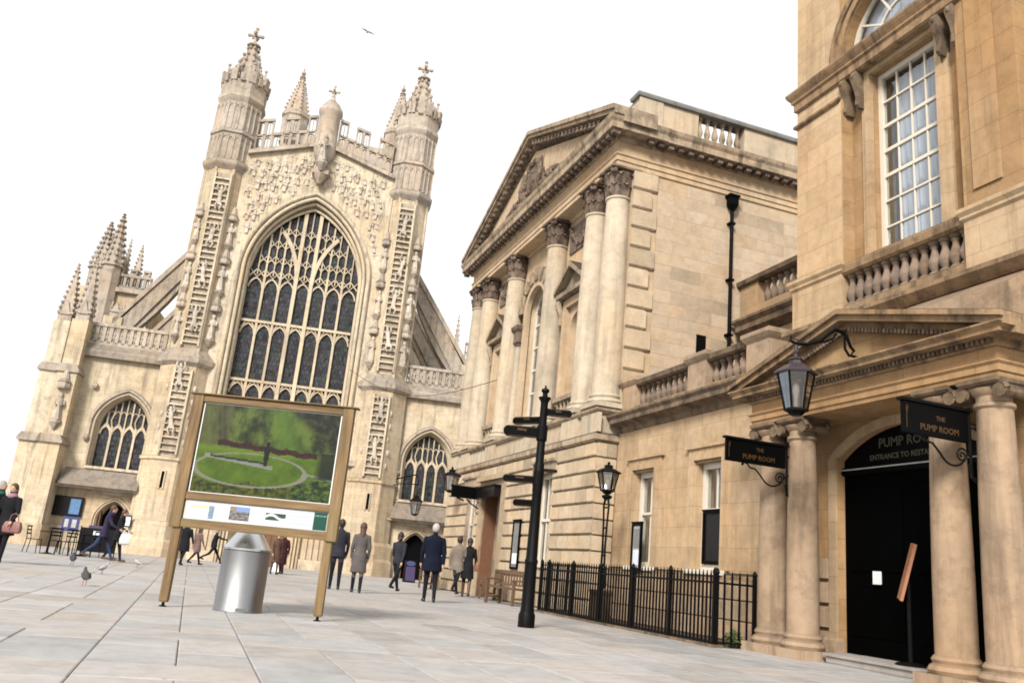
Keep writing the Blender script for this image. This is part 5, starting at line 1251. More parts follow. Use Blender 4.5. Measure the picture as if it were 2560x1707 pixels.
# ---------------------------------------------------------------- steel bin behind the stand
bn = thing('litter_bin', 'brushed steel drum litter bin with a conical hood below the poster stand', 'bin', (.76, 12.47, 0))
B0 = (.76, 12.47)
mb = MB(); mb.smooth = True; mb.lathe([(.325, 0), (.325, .03), (.318, .04), (.318, .79), (.31, .80)], *B0, 48); obj('drum', mb, 'steel', bn)
mb = MB(); mb.smooth = True; mb.lathe([(.305, .8), (.325, .805), (.325, .83), (.30, .86), (.165, 1.06), (.15, 1.07), (.02, 1.075)], *B0, 48); obj('hood', mb, 'steel_bright', bn)
mb = MB(); mb.box(B0[0]-.05, B0[0]+.12, B0[1]-.326, B0[1]-.31, .02, .06); obj('kick_plate', mb, 'steel', bn)

# ---------------------------------------------------------------- finger post
fp = thing('fingerpost', 'black iron fingerpost with gold lettered arms in front of the railings', 'signpost', (5.42, 13.56, 0))
fx, fy = 5.42, 13.56
mb = MB(); mb.smooth = True; mb.lathe([(.14, 0), (.14, .2), (.125, .23), (.115, .26), (.115, .3), (.108, .32), (.104, 1.02), (.112, 1.03), (.112, 1.08), (.098, 1.1), (.082, 2.2), (.088, 2.24), (.088, 2.7), (.075, 2.72), (.066, 3.76), (.07, 3.8), (.11, 3.86), (.11, 3.88), (.045, 3.9), (.045, 3.96), (.075, 3.99), (.065, 4.03), (.02, 4.05), (.012, 4.1)], fx, fy, 20); obj('post', mb, 'black_iron', fp)
def finger(ang, z, L_, h, txt, blank=False):
    mb = MB(); pts = [(.05, -h/2), (L_-h*.5, -h/2)]+[(L_-h*.5+h*.5*sin(pi*k/8), -h/2*cos(pi*k/8)) for k in range(1, 8)]+[(L_-h*.5, h/2), (.05, h/2)]
    mb.prism(pts, -.022, .022, 'y'); o = obj('arm', mb, 'black_paint', fp, (fx, fy, z), (0, 0, ang))
    for sgn in (-1, 1):
        mb = MB(); mb.tube([(.08, sgn*.026, h/2-.012), (L_-h*.5, sgn*.026, h/2-.012)], .005, 4); mb.tube([(.08, sgn*.026, -h/2+.012), (L_-h*.5, sgn*.026, -h/2+.012)], .005, 4); obj('gilt_edge', mb, 'gold', o)
        c = (L_*.52, sgn*.024, 0); rt_ = (pi/2, 0, 0) if sgn < 0 else (pi/2, 0, pi)
        if txt:
            for q, line in enumerate(txt): tt = text(line, h*.34, 'gold', 'lettering', o, (c[0], c[1], h*.2-q*h*.4), rt_, .002)
    mb = MB(); mb.lathe([(.075, -h*.6), (.085, -h*.5), (.085, h*.5), (.075, h*.6)], fx, fy, 16); mb = mb; obj('arm_collar', mb, 'black_iron', fp, (0, 0, z)) if False else None
A0 = radians(158)                  # pointing left across the view
finger(A0, 3.24, .68, .19, ['Abbey'])
finger(radians(128), 3.47, .62, .13, ['Parade'])
finger(radians(-22), 3.62, .5, .13, ['Baths'])
finger(radians(150), 2.42, .62, .13, ['Museum'])
finger(radians(140), 2.02, .42, .12, None)
finger(radians(-20), 2.6, .32, .06, None)
for z in (3.24, 2.45): mb = MB(); mb.lathe([(.085, z-.14), (.094, z-.12), (.094, z+.12), (.085, z+.14)], fx, fy, 16); obj('arm_collar', mb, 'black_iron', fp)

# ---------------------------------------------------------------- railings
rl = thing('railing', 'black iron spear-topped railings in front of the low wing', 'railing', (8.1, 15.8, 0))
bar = MB(); bar.box(-.0135, .0135, -.0135, .0135, .05, 1.06); bar.lathe([(.014, 1.06), (.024, 1.09), (.004, 1.2)], 0, 0, 6); BAR = bar.mesh('bar'); BAR.materials.append(M['black_iron'])
pst = MB(); pst.box(-.028, .028, -.028, .028, 0, 1.12); pst.lathe([(.03, 1.12), (.045, 1.16), (.03, 1.21), (.005, 1.24)], 0, 0, 8); PST = pst.mesh('post'); PST.materials.append(M['black_iron'])
def rail_run(p, q, n):
    p, q = Vector(p), Vector(q); d = q-p
    for z, h in ((.06, .03), (.98, .035)):
        mb = MB(); nx, ny = d.y/d.length*.018, -d.x/d.length*.018
        mb.add([(p.x-nx, p.y-ny, z), (p.x+nx, p.y+ny, z), (q.x+nx, q.y+ny, z), (q.x-nx, q.y-ny, z), (p.x-nx, p.y-ny, z+h), (p.x+nx, p.y+ny, z+h), (q.x+nx, q.y+ny, z+h), (q.x-nx, q.y-ny, z+h)], [(0, 1, 2, 3), (7, 6, 5, 4), (0, 4, 5, 1), (1, 5, 6, 2), (2, 6, 7, 3), (3, 7, 4, 0)])
        obj('rail', mb, 'black_iron', rl)
    for k in range(1, n):
        c = p+d*(k/n); post = k % 12 == 0
        obj('post' if post else 'bar', PST if post else BAR, None, rl, (c.x, c.y, 0))
        if not post and k % 2 == 0: pass
    for c in (p, q): obj('post', PST, None, rl, (c.x, c.y, 0))
rail_run((8.1, 12.15, 0), (8.1, 19.55, 0), 64); rail_run((8.12, 12.12, 0), (8.85, 12.12, 0), 5); rail_run((8.12, 19.58, 0), (8.96, 19.58, 0), 6)
mb = MB(); mb.box(8.0, 8.2, 12.02, 19.68, -.01, .045); obj('kerb', mb, 'pump_soot_shade', rl)
mb = MB(); mb.box(8.2, 9.54, 12.3, 18.88, -.02, .012); ar = obj('area_shade', mb, 'pump_soot_shade'); ar['kind'] = 'structure'; ar['label'] = 'dark floor behind the railings, coloured to stand in for basement shade'  # floor colour darkened in place of the shade of a sunken area

# ---------------------------------------------------------------- lanterns
def lantern(parent, cx, cy, zb, h, r, n=6, roofmat='black_iron', top='knob'):
    """tapering glazed lantern, narrow at the foot: frame bars, panes, roof, finial"""
    rb, zt = r*.62, zb+h
    mb = MB(); mb.lathe([(rb*1.12, zb-.03), (rb*1.12, zb), (rb*.9, zb+.01)], cx, cy, n, pi/n); mb.lathe([(rb*.5, zb-.09), (rb*.9, zb-.03)], cx, cy, n, pi/n); obj('lantern_foot', mb, 'black_iron', parent)
    mb = MB(); mb.lathe([(r*1.22, zt), (r*1.25, zt+.02), (r*1.2, zt+.035), (r*.62, zt+h*.28), (r*.4, zt+h*.3), (r*.4, zt+h*.42), (r*.5, zt+h*.43), (r*.3, zt+h*.5), (.02, zt+h*.53)], cx, cy, n, pi/n); obj('lantern_roof', mb, roofmat, parent)
    if top == 'knob': mb = MB(); mb.ball((cx, cy, zt+h*.6), r*.16, 8); mb.tube([(cx, cy, zt+h*.5), (cx, cy, zt+h*.7)], [.03, .01], 6); obj('lantern_finial', mb, 'black_iron', parent)
    for k in range(n):
        t = pi/n+2*pi*k/n; t2 = t+2*pi/n
        a0, a1 = (cx+rb*cos(t), cy+rb*sin(t), zb), (cx+r*cos(t), cy+r*sin(t), zt)
        mb = MB(); mb.tube([a0, a1], .016, 4); obj('lantern_bar', mb, 'black_iron', parent)
        b0, b1 = (cx+rb*cos(t2), cy+rb*sin(t2), zb), (cx+r*cos(t2), cy+r*sin(t2), zt)
        mb = MB(); mb.add([a0, b0, b1, a1], [(0, 1, 2, 3)]); obj('lantern_pane', mb, 'lantern_glass', parent)
    mb = MB(); mb.smooth = True; mb.lathe([(.03, zb), (.03, zb+h*.3), (.05, zb+h*.5), (.045, zb+h*.7), (.01, zb+h*.8)], cx, cy, 10); obj('lamp_bulb', mb, 'white_paper', parent)
# big lantern over the porch
ln = thing('hanging_lantern', 'large black lantern hanging on a curled bracket before the porch pediment', 'lantern', (7.5, 9.4, 3.3))
lantern(ln, 7.5, 9.4, 3.38, .49, .245, 6, 'lantern_purple', None)
mb = MB(); mb.tube([(7.5, 9.4, 4.12), (7.5, 9.4, 4.3)], .03, 8); mb.ball((7.5, 9.4, 4.2), .045, 8); mb.tube([(7.5+.05*cos(k*.55), 9.4, 4.34+.05*sin(k*.55)) for k in range(12)], .012, 6); obj('hook', mb, 'lantern_purple', ln)
mb = MB(); mb.smooth = True
pts = [(7.42, 9.4, 4.42), (7.4, 9.4, 4.35), (7.5, 9.4, 4.32), (7.7, 9.4, 4.35), (7.9, 9.4, 4.43), (8.05, 9.4, 4.56), (8.18, 9.4, 4.66), (8.34, 9.4, 4.64), (8.4, 9.4, 4.55)]
mb.tube(pts, [.016, .02, .026, .026, .026, .028, .03, .03, .03], 8); mb.tube([(7.8, 9.4, 4.4), (8.0, 9.4, 4.44), (8.15, 9.4, 4.52), (8.2, 9.4, 4.6)], .018, 6)
mb.tube([(8.38, 9.4, 4.62), (8.46, 9.4, 4.45), (8.52, 9.4, 4.4), (8.46, 9.4, 4.32), (8.68, 9.4, 4.3)], .024, 6); mb.tube([(8.35, 9.4, 4.56), (8.36, 9.4, 4.4), (8.44, 9.4, 4.3)], .02, 6); obj('bracket', mb, 'black_iron', ln)
# lamp standard beside the hall corner, on a stone post behind the railings
lm = thing('lamp_standard', 'black twin-shafted lamp standard behind the railings at the hall corner', 'street lamp', (8.62, 17.3, 0))
lx, ly = 8.62, 17.3
mb = MB(); mb.rl(lx-.17, lx+.17, ly-.17, ly+.17, [(.03, 0), (.03, .1), (0, .14), (0, .55), (.03, .6), (.03, .66)]); obj('pedestal', mb, 'pump_soot_shade', lm)
mb = MB(); mb.smooth = True
for q in (-1, 1): mb.tube([(lx, ly+q*.05, .66), (lx, ly+q*.15, .85), (lx, ly+q*.17, .98), (lx, ly+q*.08, 1.2), (lx, ly+q*.06, 1.5), (lx, ly+q*.09, 2.1), (lx, ly+q*.13, 2.5), (lx, ly+q*.05, 2.68)], [.03, .035, .03, .026, .026, .024, .024, .03], 7)
for z in (1.4, 2.0, 2.45): mb.tube([(lx, ly-.1, z), (lx, ly+.1, z)], .02, 6)
mb.lathe([(.06, 2.62), (.12, 2.68), (.12, 2.71), (.05, 2.74)], lx, ly, 10); obj('shafts', mb, 'black_iron', lm)
lantern(lm, lx, ly, 2.84, .38, .24, 6)
# lantern on the hall door bracket, and the one by the abbey aisle
l3 = thing('door_lantern', 'black lantern on a wall bracket left of the hall doorway', 'lantern', (8.55, 29.6, 3.4))
lantern(l3, 8.45, 29.6, 3.5, .5, .3, 6); mb = MB(); mb.tube([(9.0, 29.6, 3.2), (8.8, 29.6, 3.25), (8.6, 29.6, 3.35), (8.45, 29.6, 3.45)], .03, 6); mb.tube([(9.0, 29.6, 3.6), (8.85, 29.6, 3.35), (8.6, 29.6, 3.34)], .02, 6); obj('bracket', mb, 'black_iron', l3)
def ablocal(u, v, z): return (AO[0]+u*cos(AR)-v*sin(AR), AO[1]+u*sin(AR)+v*cos(AR), z)
bx, by, _ = ablocal(7.5, -1.3, 0); wx_, wy_, _ = ablocal(6.6, .2, 0)
l4 = thing('aisle_lantern', 'small black lantern hung in front of the right aisle window of the abbey', 'lantern', (bx, by, 3.2))
lantern(l4, bx, by, 3.25, .62, .3, 6, 'black_iron', None); mb = MB(); mb.tube([(bx, by, 4.1), (bx, by, 5.1)], .02, 6); mb.tube([(bx, by, 5.1), (bx+.02, by+.6, 5.3), (wx_, wy_+.6, 5.1), (wx_-.3, wy_+.4, 4.6)], .035, 6); mb.tube([(bx, by, 4.75), (bx+(wx_-bx)*.8, by+(wy_-by)*.8, 4.8), (wx_-.3, wy_+.4, 4.7)], .025, 6); obj('bracket', mb, 'black_iron', l4)

# ---------------------------------------------------------------- hanging signs of the pump room
def hang_sign(y, x0, x1, zb, zt, label):
    t = thing('hanging_sign', label, 'sign', (x1, y, zb), group='black hanging signs on the porch columns')
    mb = MB(); mb.rl(x0, x1-.06, y-.02, y+.02, [(-.006, zb), (0, zb+.01), (0, zt-.01), (-.006, zt)]); bd = obj('sign_board', mb, 'black_paint', t)
    mb = MB(); mb.box(x0-.03, x1, y-.045, y+.045, zt, zt+.035); obj('sign_cap', mb, 'black_iron', t)
    mb = MB(); mb.smooth = True
    mb.tube([(x1-.02, y, zb-.42), (x1-.02, y, zt+.06)], .02, 6)
    mb.tube([(x1+.06, y, zb-.44), (x1-.02, y, zb-.4), (x1-.05, y, zb-.25)], [.03, .02, .018], 6); mb.ball((x1+.07, y, zb-.44), .035, 8)
    for z in (zb-.1, zb+.2): mb.tube([(x1-.02, y, z), (x1+.12, y, z)], .014, 6); mb.ball((x1+.1, y, z), .03, 8)
    n = 16; c = (x1-.3, zb-.04)
    mb.tube([(x1-.03-.02*k/n, y, zb-.14-.1*k/n) for k in range(2)]+[(c[0]+.24*cos(-k*pi/n*1.0), y, c[1]-.26*sin(k*pi/n)) for k in range(2, n-2)]+[(x1-.62, y, zb-.07), (x1-.72, y, zb-.06), (x1-.78, y, zb-.0), (x1-.86, y, zb+.01)], .014, 6)
    mb.tube([(x1-.16+.1*(1-k/18)*cos(k*.7), y, zb-.16+.1*(1-k/18)*sin(k*.7)) for k in range(16)], .012, 5)
    mb.ball((x1-.86, y, zb-.02), .025, 6); obj('scroll_bracket', mb, 'black_iron', t)
    xm = (x0+x1)/2
    for sgn in (-1, 1):
        rt_ = (pi/2, 0, 0) if sgn < 0 else (pi/2, 0, pi)
        text('THE', .075, 'gold', 'lettering', bd, (xm+.04, y+sgn*.022, zb+.23), rt_, .002); text('PUMP ROOM', .105, 'gold', 'lettering', bd, (xm+.02, y+sgn*.022, zb+.1), rt_, .002)
    mb = MB(); mb.tube([(x0+.05, y-.024, zb+.06), (x0+.05, y-.024, zt-.05)], .006, 4); mb.tube([(x0+.03, y-.024, zt-.1), (x0+.06, y-.024, zt-.14), (x0+.07, y-.024, zt-.06)], .006, 4); obj('gilt_flourish', mb, 'gold', bd)
    return t
hang_sign(11.15, 7.56, 8.74, 2.84, 3.19, 'black hanging sign with gold lettering on the far pair of porch columns')
hang_sign(7.68, 7.66, 8.74, 2.88, 3.27, 'black hanging sign with gold lettering on the near pair of porch columns')
# black sign over the hall door
t = thing('hall_sign', 'black projecting sign above the doorway of the columned hall', 'sign', (8.9, 27.5, 3.2))
mb = MB(); mb.rl(7.95, 9.0, 27.62, 27.68, [(-.005, 3.12), (0, 3.13), (0, 3.46), (-.005, 3.47)]); obj('sign_board', mb, 'black_paint', t)
mb = MB(); mb.tube([(7.9, 27.65, 3.5), (9.0, 27.65, 3.5)], .03, 6); mb.tube([(9.0, 27.65, 2.8), (8.7, 27.65, 2.95), (8.5, 27.65, 3.1)], .025, 6); obj('sign_bracket', mb, 'black_iron', t)
t = thing('awning_box', 'dark fascia box across the top of the hall doorway', 'fascia', (8.9, 26.4, 3.2))
mb = MB(); mb.box(8.72, 8.93, 25.5, 27.3, 3.12, 3.44); obj('fascia_board', mb, 'notice_dark', t)
mb = MB(); mb.box(8.68, 8.96, 25.45, 27.35, 3.44, 3.5); obj('fascia_cap', mb, 'black_iron', t)

# ---------------------------------------------------------------- notices and frames
def frame(name, label, x, y0, y1, z0, z1, inner, extra=None, cat='notice board'):
    t = thing(name, label, cat, (x, (y0+y1)/2, z0))
    mb = MB(); mb.box(x-.05, x, y0, y0+.06, z0, z1); mb.box(x-.05, x, y1-.06, y1, z0, z1); mb.box(x-.05, x, y0+.06, y1-.06, z1-.06, z1); mb.box(x-.05, x, y0+.06, y1-.06, z0, z0+.06); mb.box(x-.06, x, y0-.02, y1+.02, z1, z1+.03); obj('frame', mb, 'black_paint', t)
    mb = MB(); mb.box(x-.025, x-.004, y0+.06, y1-.06, z0+.06, z1-.06); obj('back_panel', mb, inner, t)
    if extra:
        for a, b, c, d, m_ in extra: mb = MB(); mb.box(x-.03, x-.026, a, b, c, d); obj('sheet', mb, m_, t)
    return t
frame('menu_case', 'black menu frame with pale sheets below the far wing window', 9.5, 17.15, 17.6, 1.15, 2.2, 'paper_grey', [(17.24, 17.51, 1.27, 1.6, 'curtain'), (17.24, 17.51, 1.64, 2.08, 'curtain_grey')])
frame('window_board', 'tall black board filling the lower half of the near wing window', 9.775, 14.385, 15.095, 1.37, 2.42, 'notice_dark')
frame('notice_case', 'narrow black notice frame on the rusticated hall wall', 8.99, 23.5, 24.1, .95, 2.35, 'curtain_grey', [(23.6, 24.0, 1.1, 1.4, 'white_paper')])
def abb(name, label, cat, u, v, z): return thing(name, label, cat, ablocal(u, v, z), AR, local=True)
t = abb('notice_board', 'wide black notice board with a blue poster beside the left abbey door', 'notice board', -9.45, .93, 1.5)
mb = MB(); mb.rl(-.72, .72, -.06, .05, [(-.01, 0), (0, .02), (0, .95), (-.01, .97)]); obj('board', mb, 'notice_dark', t)
mb = MB(); mb.box(.12, .6, -.075, -.062, .12, .86); obj('blue_poster', mb, 'poster_blue', t)
t = abb('wall_notice', 'small framed white notice right of the left abbey door', 'notice', -6.28, -.1, 1.25)
mb = MB(); mb.rl(-.16, .16, -.03, .03, [(0, 0), (0, .52), (-.03, .6)]); obj('frame', mb, 'notice_dark', t); mb = MB(); mb.box(-.11, .11, -.036, -.031, .06, .48); obj('sheet', mb, 'white_paper', t)
def aboard(name, label, loc, rz, w_, h, fm, pm_, tm):
    t = thing(name, label, 'pavement sign', loc, rz, local=True)
    for s in (-1, 1):
        mb = MB(); vs = []
        for th in (0, .025):
            vs += [(-w_/2, s*(.22+th), 0), (w_/2, s*(.22+th), 0), (w_/2, s*(.02+th), h), (-w_/2, s*(.02+th), h)]
        mb.add(vs, [(0, 1, 2, 3), (7, 6, 5, 4), (0, 4, 5, 1), (1, 5, 6, 2), (2, 6, 7, 3), (3, 7, 4, 0)]); pn = obj('panel', mb, fm, t)
        f = lambda a, zz: (a, s*(.25-.2*zz/h+.002), zz)
        mb = MB(); mb.add([f(-w_*.42, h*.08), f(w_*.42, h*.08), f(w_*.42, h*.72), f(-w_*.42, h*.72)], [(0, 1, 2, 3)]); obj('sheet', mb, pm_, pn)
        mb = MB(); mb.lathe([(w_*.42, 0), (w_*.42, .02)], 0, 0, 18); 
        for i in range(len(mb.v)): x_, y_, z_ = mb.v[i]; zz = h*.86+y_*.5; mb.v[i] = f(x_, zz)[:1]+(s*(.25-.2*zz/h+.003+z_*.1), zz)
        obj('header', mb, tm, pn)
    return t
aboard('pavement_sign', 'purple topped pavement sign with pale blue sheet by the left abbey door', ablocal(-6.9, -3.0, 0), AR+.2, .62, 1.15, 'aboard_purple', 'aboard_blue', 'aboard_purple')
aboard('pavement_sign', 'dark pavement sign with a purple sheet by the right abbey door', ablocal(7.2, -6.0, 0), AR+.1, .5, .95, 'notice_dark', 'aboard_purple', 'menu_blue')
aboard('pavement_sign', 'low white pavement sign beyond the steel bin', (3.25, 34.0, 0), -.3, .42, .62, 'notice_dark', 'white_paper', 'menu_blue')
# menu lectern in the doorway
t = thing('menu_lectern', 'reddish wooden menu board tilted on a black post in the porch doorway', 'lectern', (9.25, 9.25, .14))
mb = MB(); mb.smooth = True; mb.lathe([(.2, .14), (.2, .155), (.17, .175), (.03, .19), (.028, 1.25)], 9.25, 9.25, 24); obj('post', mb, 'black_iron', t)
mb = MB(); mb.rl(-.02, .02, -.2, .2, [(-.004, 0), (0, .006), (0, .78), (-.004, .786)]); obj('board', mb, 'terracotta_wood', t, (9.2, 9.36, .98), (radians(6), radians(14), radians(-38)))
# overhead cable
t = MB(); a = Vector(ablocal(3.2, .3, 10.6)); b = Vector((9.1, 27.2, 7.3)); t.tube([tuple(a.lerp(b, k/20)-Vector((0, 0, 1.0*sin(pi*k/20)))) for k in range(21)], .012, 5)
tag(obj('cable', t, 'black_iron'), 'thin dark cable strung from the abbey to the hall columns', 'cable')

# ---------------------------------------------------------------- benches, cafe furniture
def bench(loc, rz, label):
    t = thing('bench', label, 'bench', loc, rz, group='wooden benches along the hall', local=True)
    for s in (-.62, .62):
        for y in (-.22, .22): mb = MB(); mb.box(s-.035, s+.035, y-.035, y+.035, 0, .62 if y < 0 else .9); obj('leg', mb, 'oak_brown', t)
        mb = MB(); mb.box(s-.04, s+.04, -.28, .2, .62, .66); obj('armrest', mb, 'oak_brown', t)
        mb = MB(); mb.box(s-.03, s+.03, -.2, .2, .16, .21); obj('stretcher', mb, 'oak_brown', t)
    for k in range(4): mb = MB(); mb.box(-.64, .64, -.24+.115*k, -.24+.115*k+.095, .42, .45); obj('seat_slat', mb, 'oak_brown', t)
    mb = MB(); mb.box(-.585, .585, .2, .24, .82, .9); obj('top_rail', mb, 'oak_brown', t); mb = MB(); mb.box(-.585, .585, .2, .24, .5, .55); obj('back_rail', mb, 'oak_brown', t)
    for k in range(9): mb = MB(); x = -.52+.13*k; mb.box(x-.025, x+.025, .21, .23, .55, .82); obj('back_slat', mb, 'oak_brown', t)
bench((8.5, 24.3, 0), radians(-100), 'wooden slatted bench just left of the black fingerpost')
bench((8.15, 22.0, 0), radians(-75), 'wooden slatted bench half hidden behind the fingerpost base')
bench((8.3, 30.6, 0), radians(-95), 'wooden slatted bench behind the man in the navy coat')
def chair(loc, rz, label):
    t = thing('cafe_chair', label, 'chair', loc, rz, group='black cafe chairs outside the abbey', local=True)
    for x in (-.19, .19):
        mb = MB(); mb.tube([(x*1.1, -.2, 0), (x, -.17, .45)], .014, 6); obj('leg', mb, 'black_iron', t)
        mb = MB(); mb.tube([(x*1.1, .22, 0), (x, .17, .45), (x*.95, .23, .88)], .014, 6); obj('leg', mb, 'black_iron', t)
    mb = MB(); mb.box(-.21, .21, -.2, .2, .44, .465); obj('seat', mb, 'black_paint', t)
    for z in (.6, .72, .84): mb = MB(); mb.box(-.19, .19, .2, .215, z, z+.05); obj('back_slat', mb, 'black_paint', t)
def table(loc, label):
    t = thing('cafe_table', label, 'table', loc, 0, group='black cafe tables outside the abbey', local=True)
    mb = MB(); mb.lathe([(.35, .72), (.36, .73), (.35, .745)], 0, 0, 24); obj('top', mb, 'black_paint', t); mb = MB(); mb.lathe([(.22, 0), (.22, .02), (.03, .06), (.025, .72)], 0, 0, 14); obj('pedestal', mb, 'black_iron', t)
CT = [(-4.5, 33.2), (-3.55, 34.0)]
table((*CT[0], 0), 'black cafe table nearest the woman with the pink bag'); table((*CT[1], 0), 'black cafe table beside the dark windbreak')
for k, (x, y, r, l) in enumerate(((-4.95, 33.0, 1.4, 'black cafe chair at the far left, behind the pink bag'), (-4.05, 33.0, -1.5, 'black cafe chair right of the left cafe table'), (-4.4, 33.8, .2, 'black cafe chair behind the left cafe table'),
        (-3.9, 34.5, .6, 'black cafe chair between the two cafe tables'), (-3.2, 33.5, -2.2, 'black cafe chair in front of the dark windbreak'))): chair((x, y, 0), r, l)
t = thing('windbreak', 'dark canvas cafe windbreak with a white label', 'windbreak', (-3.2, 35.2, 0), -.15, local=True)
for x in (-.65, .65): mb = MB(); mb.tube([(x, 0, 0), (x, 0, 1.05)], .02, 8); mb.lathe([(.15, 0), (.15, .02)], x, 0, 12); obj('upright', mb, 'black_iron', t)
mb = MB(); mb.box(-.63, .63, -.01, .01, .15, 1.0); obj('canvas', mb, 'notice_dark', t); mb = MB(); mb.box(-.2, .25, -.016, -.011, .76, .9); obj('label_patch', mb, 'white_paper', t)
t = thing('menu_board', 'small blue cafe menu board behind the cafe tables', 'menu board', (-4.35, 36.3, 0), -.1, local=True)
mb = MB(); mb.box(-.3, .3, -.03, .03, .8, 1.35); obj('board', mb, 'menu_blue', t)
for x in (-.26, .26): mb = MB(); mb.tube([(x, 0, 0), (x, 0, .8)], .02, 6); obj('leg', mb, 'black_iron', t)
for a, b in ((-.22, -.08), (.04, .2)): mb = MB(); mb.box(a, b, -.036, -.031, .95, 1.25); obj('sheet', mb, 'paper_grey', t)

# ---------------------------------------------------------------- plants behind the railings
def leafy(name, label, loc, rx, rz, n, mat, size=.05):
    t = thing(name, label, 'plant', loc, 0, local=True); rg = random.Random(int(loc[1]*100)); mb = MB(); st = MB()
    for k in range(7):
        a = rg.uniform(0, 2*pi); st.tube([(0, 0, 0), (rx*.4*cos(a), rx*.4*sin(a), rz*.5), (rx*.8*cos(a), rx*.8*sin(a), rz*rg.uniform(.7, 1))], [.012, .008, .004], 4)
    for k in range(n):
        a, u, f = rg.uniform(0, 2*pi), rg.random()**.5, rg.uniform(.05, 1); r = rx*u*sqrt(max(.1, 1-(f-.4)**2*1.6))
        c = Vector((r*cos(a), r*sin(a), rz*f*(1-.3*u*u))); d = Vector((rg.uniform(-1, 1), rg.uniform(-1, 1), rg.uniform(-.3, 1))).normalized(); e = d.orthogonal().normalized(); s = size*rg.uniform(.6, 1.3)
        mb.add([c-d*s, c+e*s*.45, c+d*s, c-e*s*.45], [(0, 1, 2, 3)])
    fo = obj('foliage', mb, mat, t); fo['kind'] = 'stuff'; obj('stem', st, 'stem_green', t)
leafy('weed', 'bright green weed growing at the foot of the far porch column', (8.55, 12.25, 0), .16, .3, 220, 'leaf_green', .04)

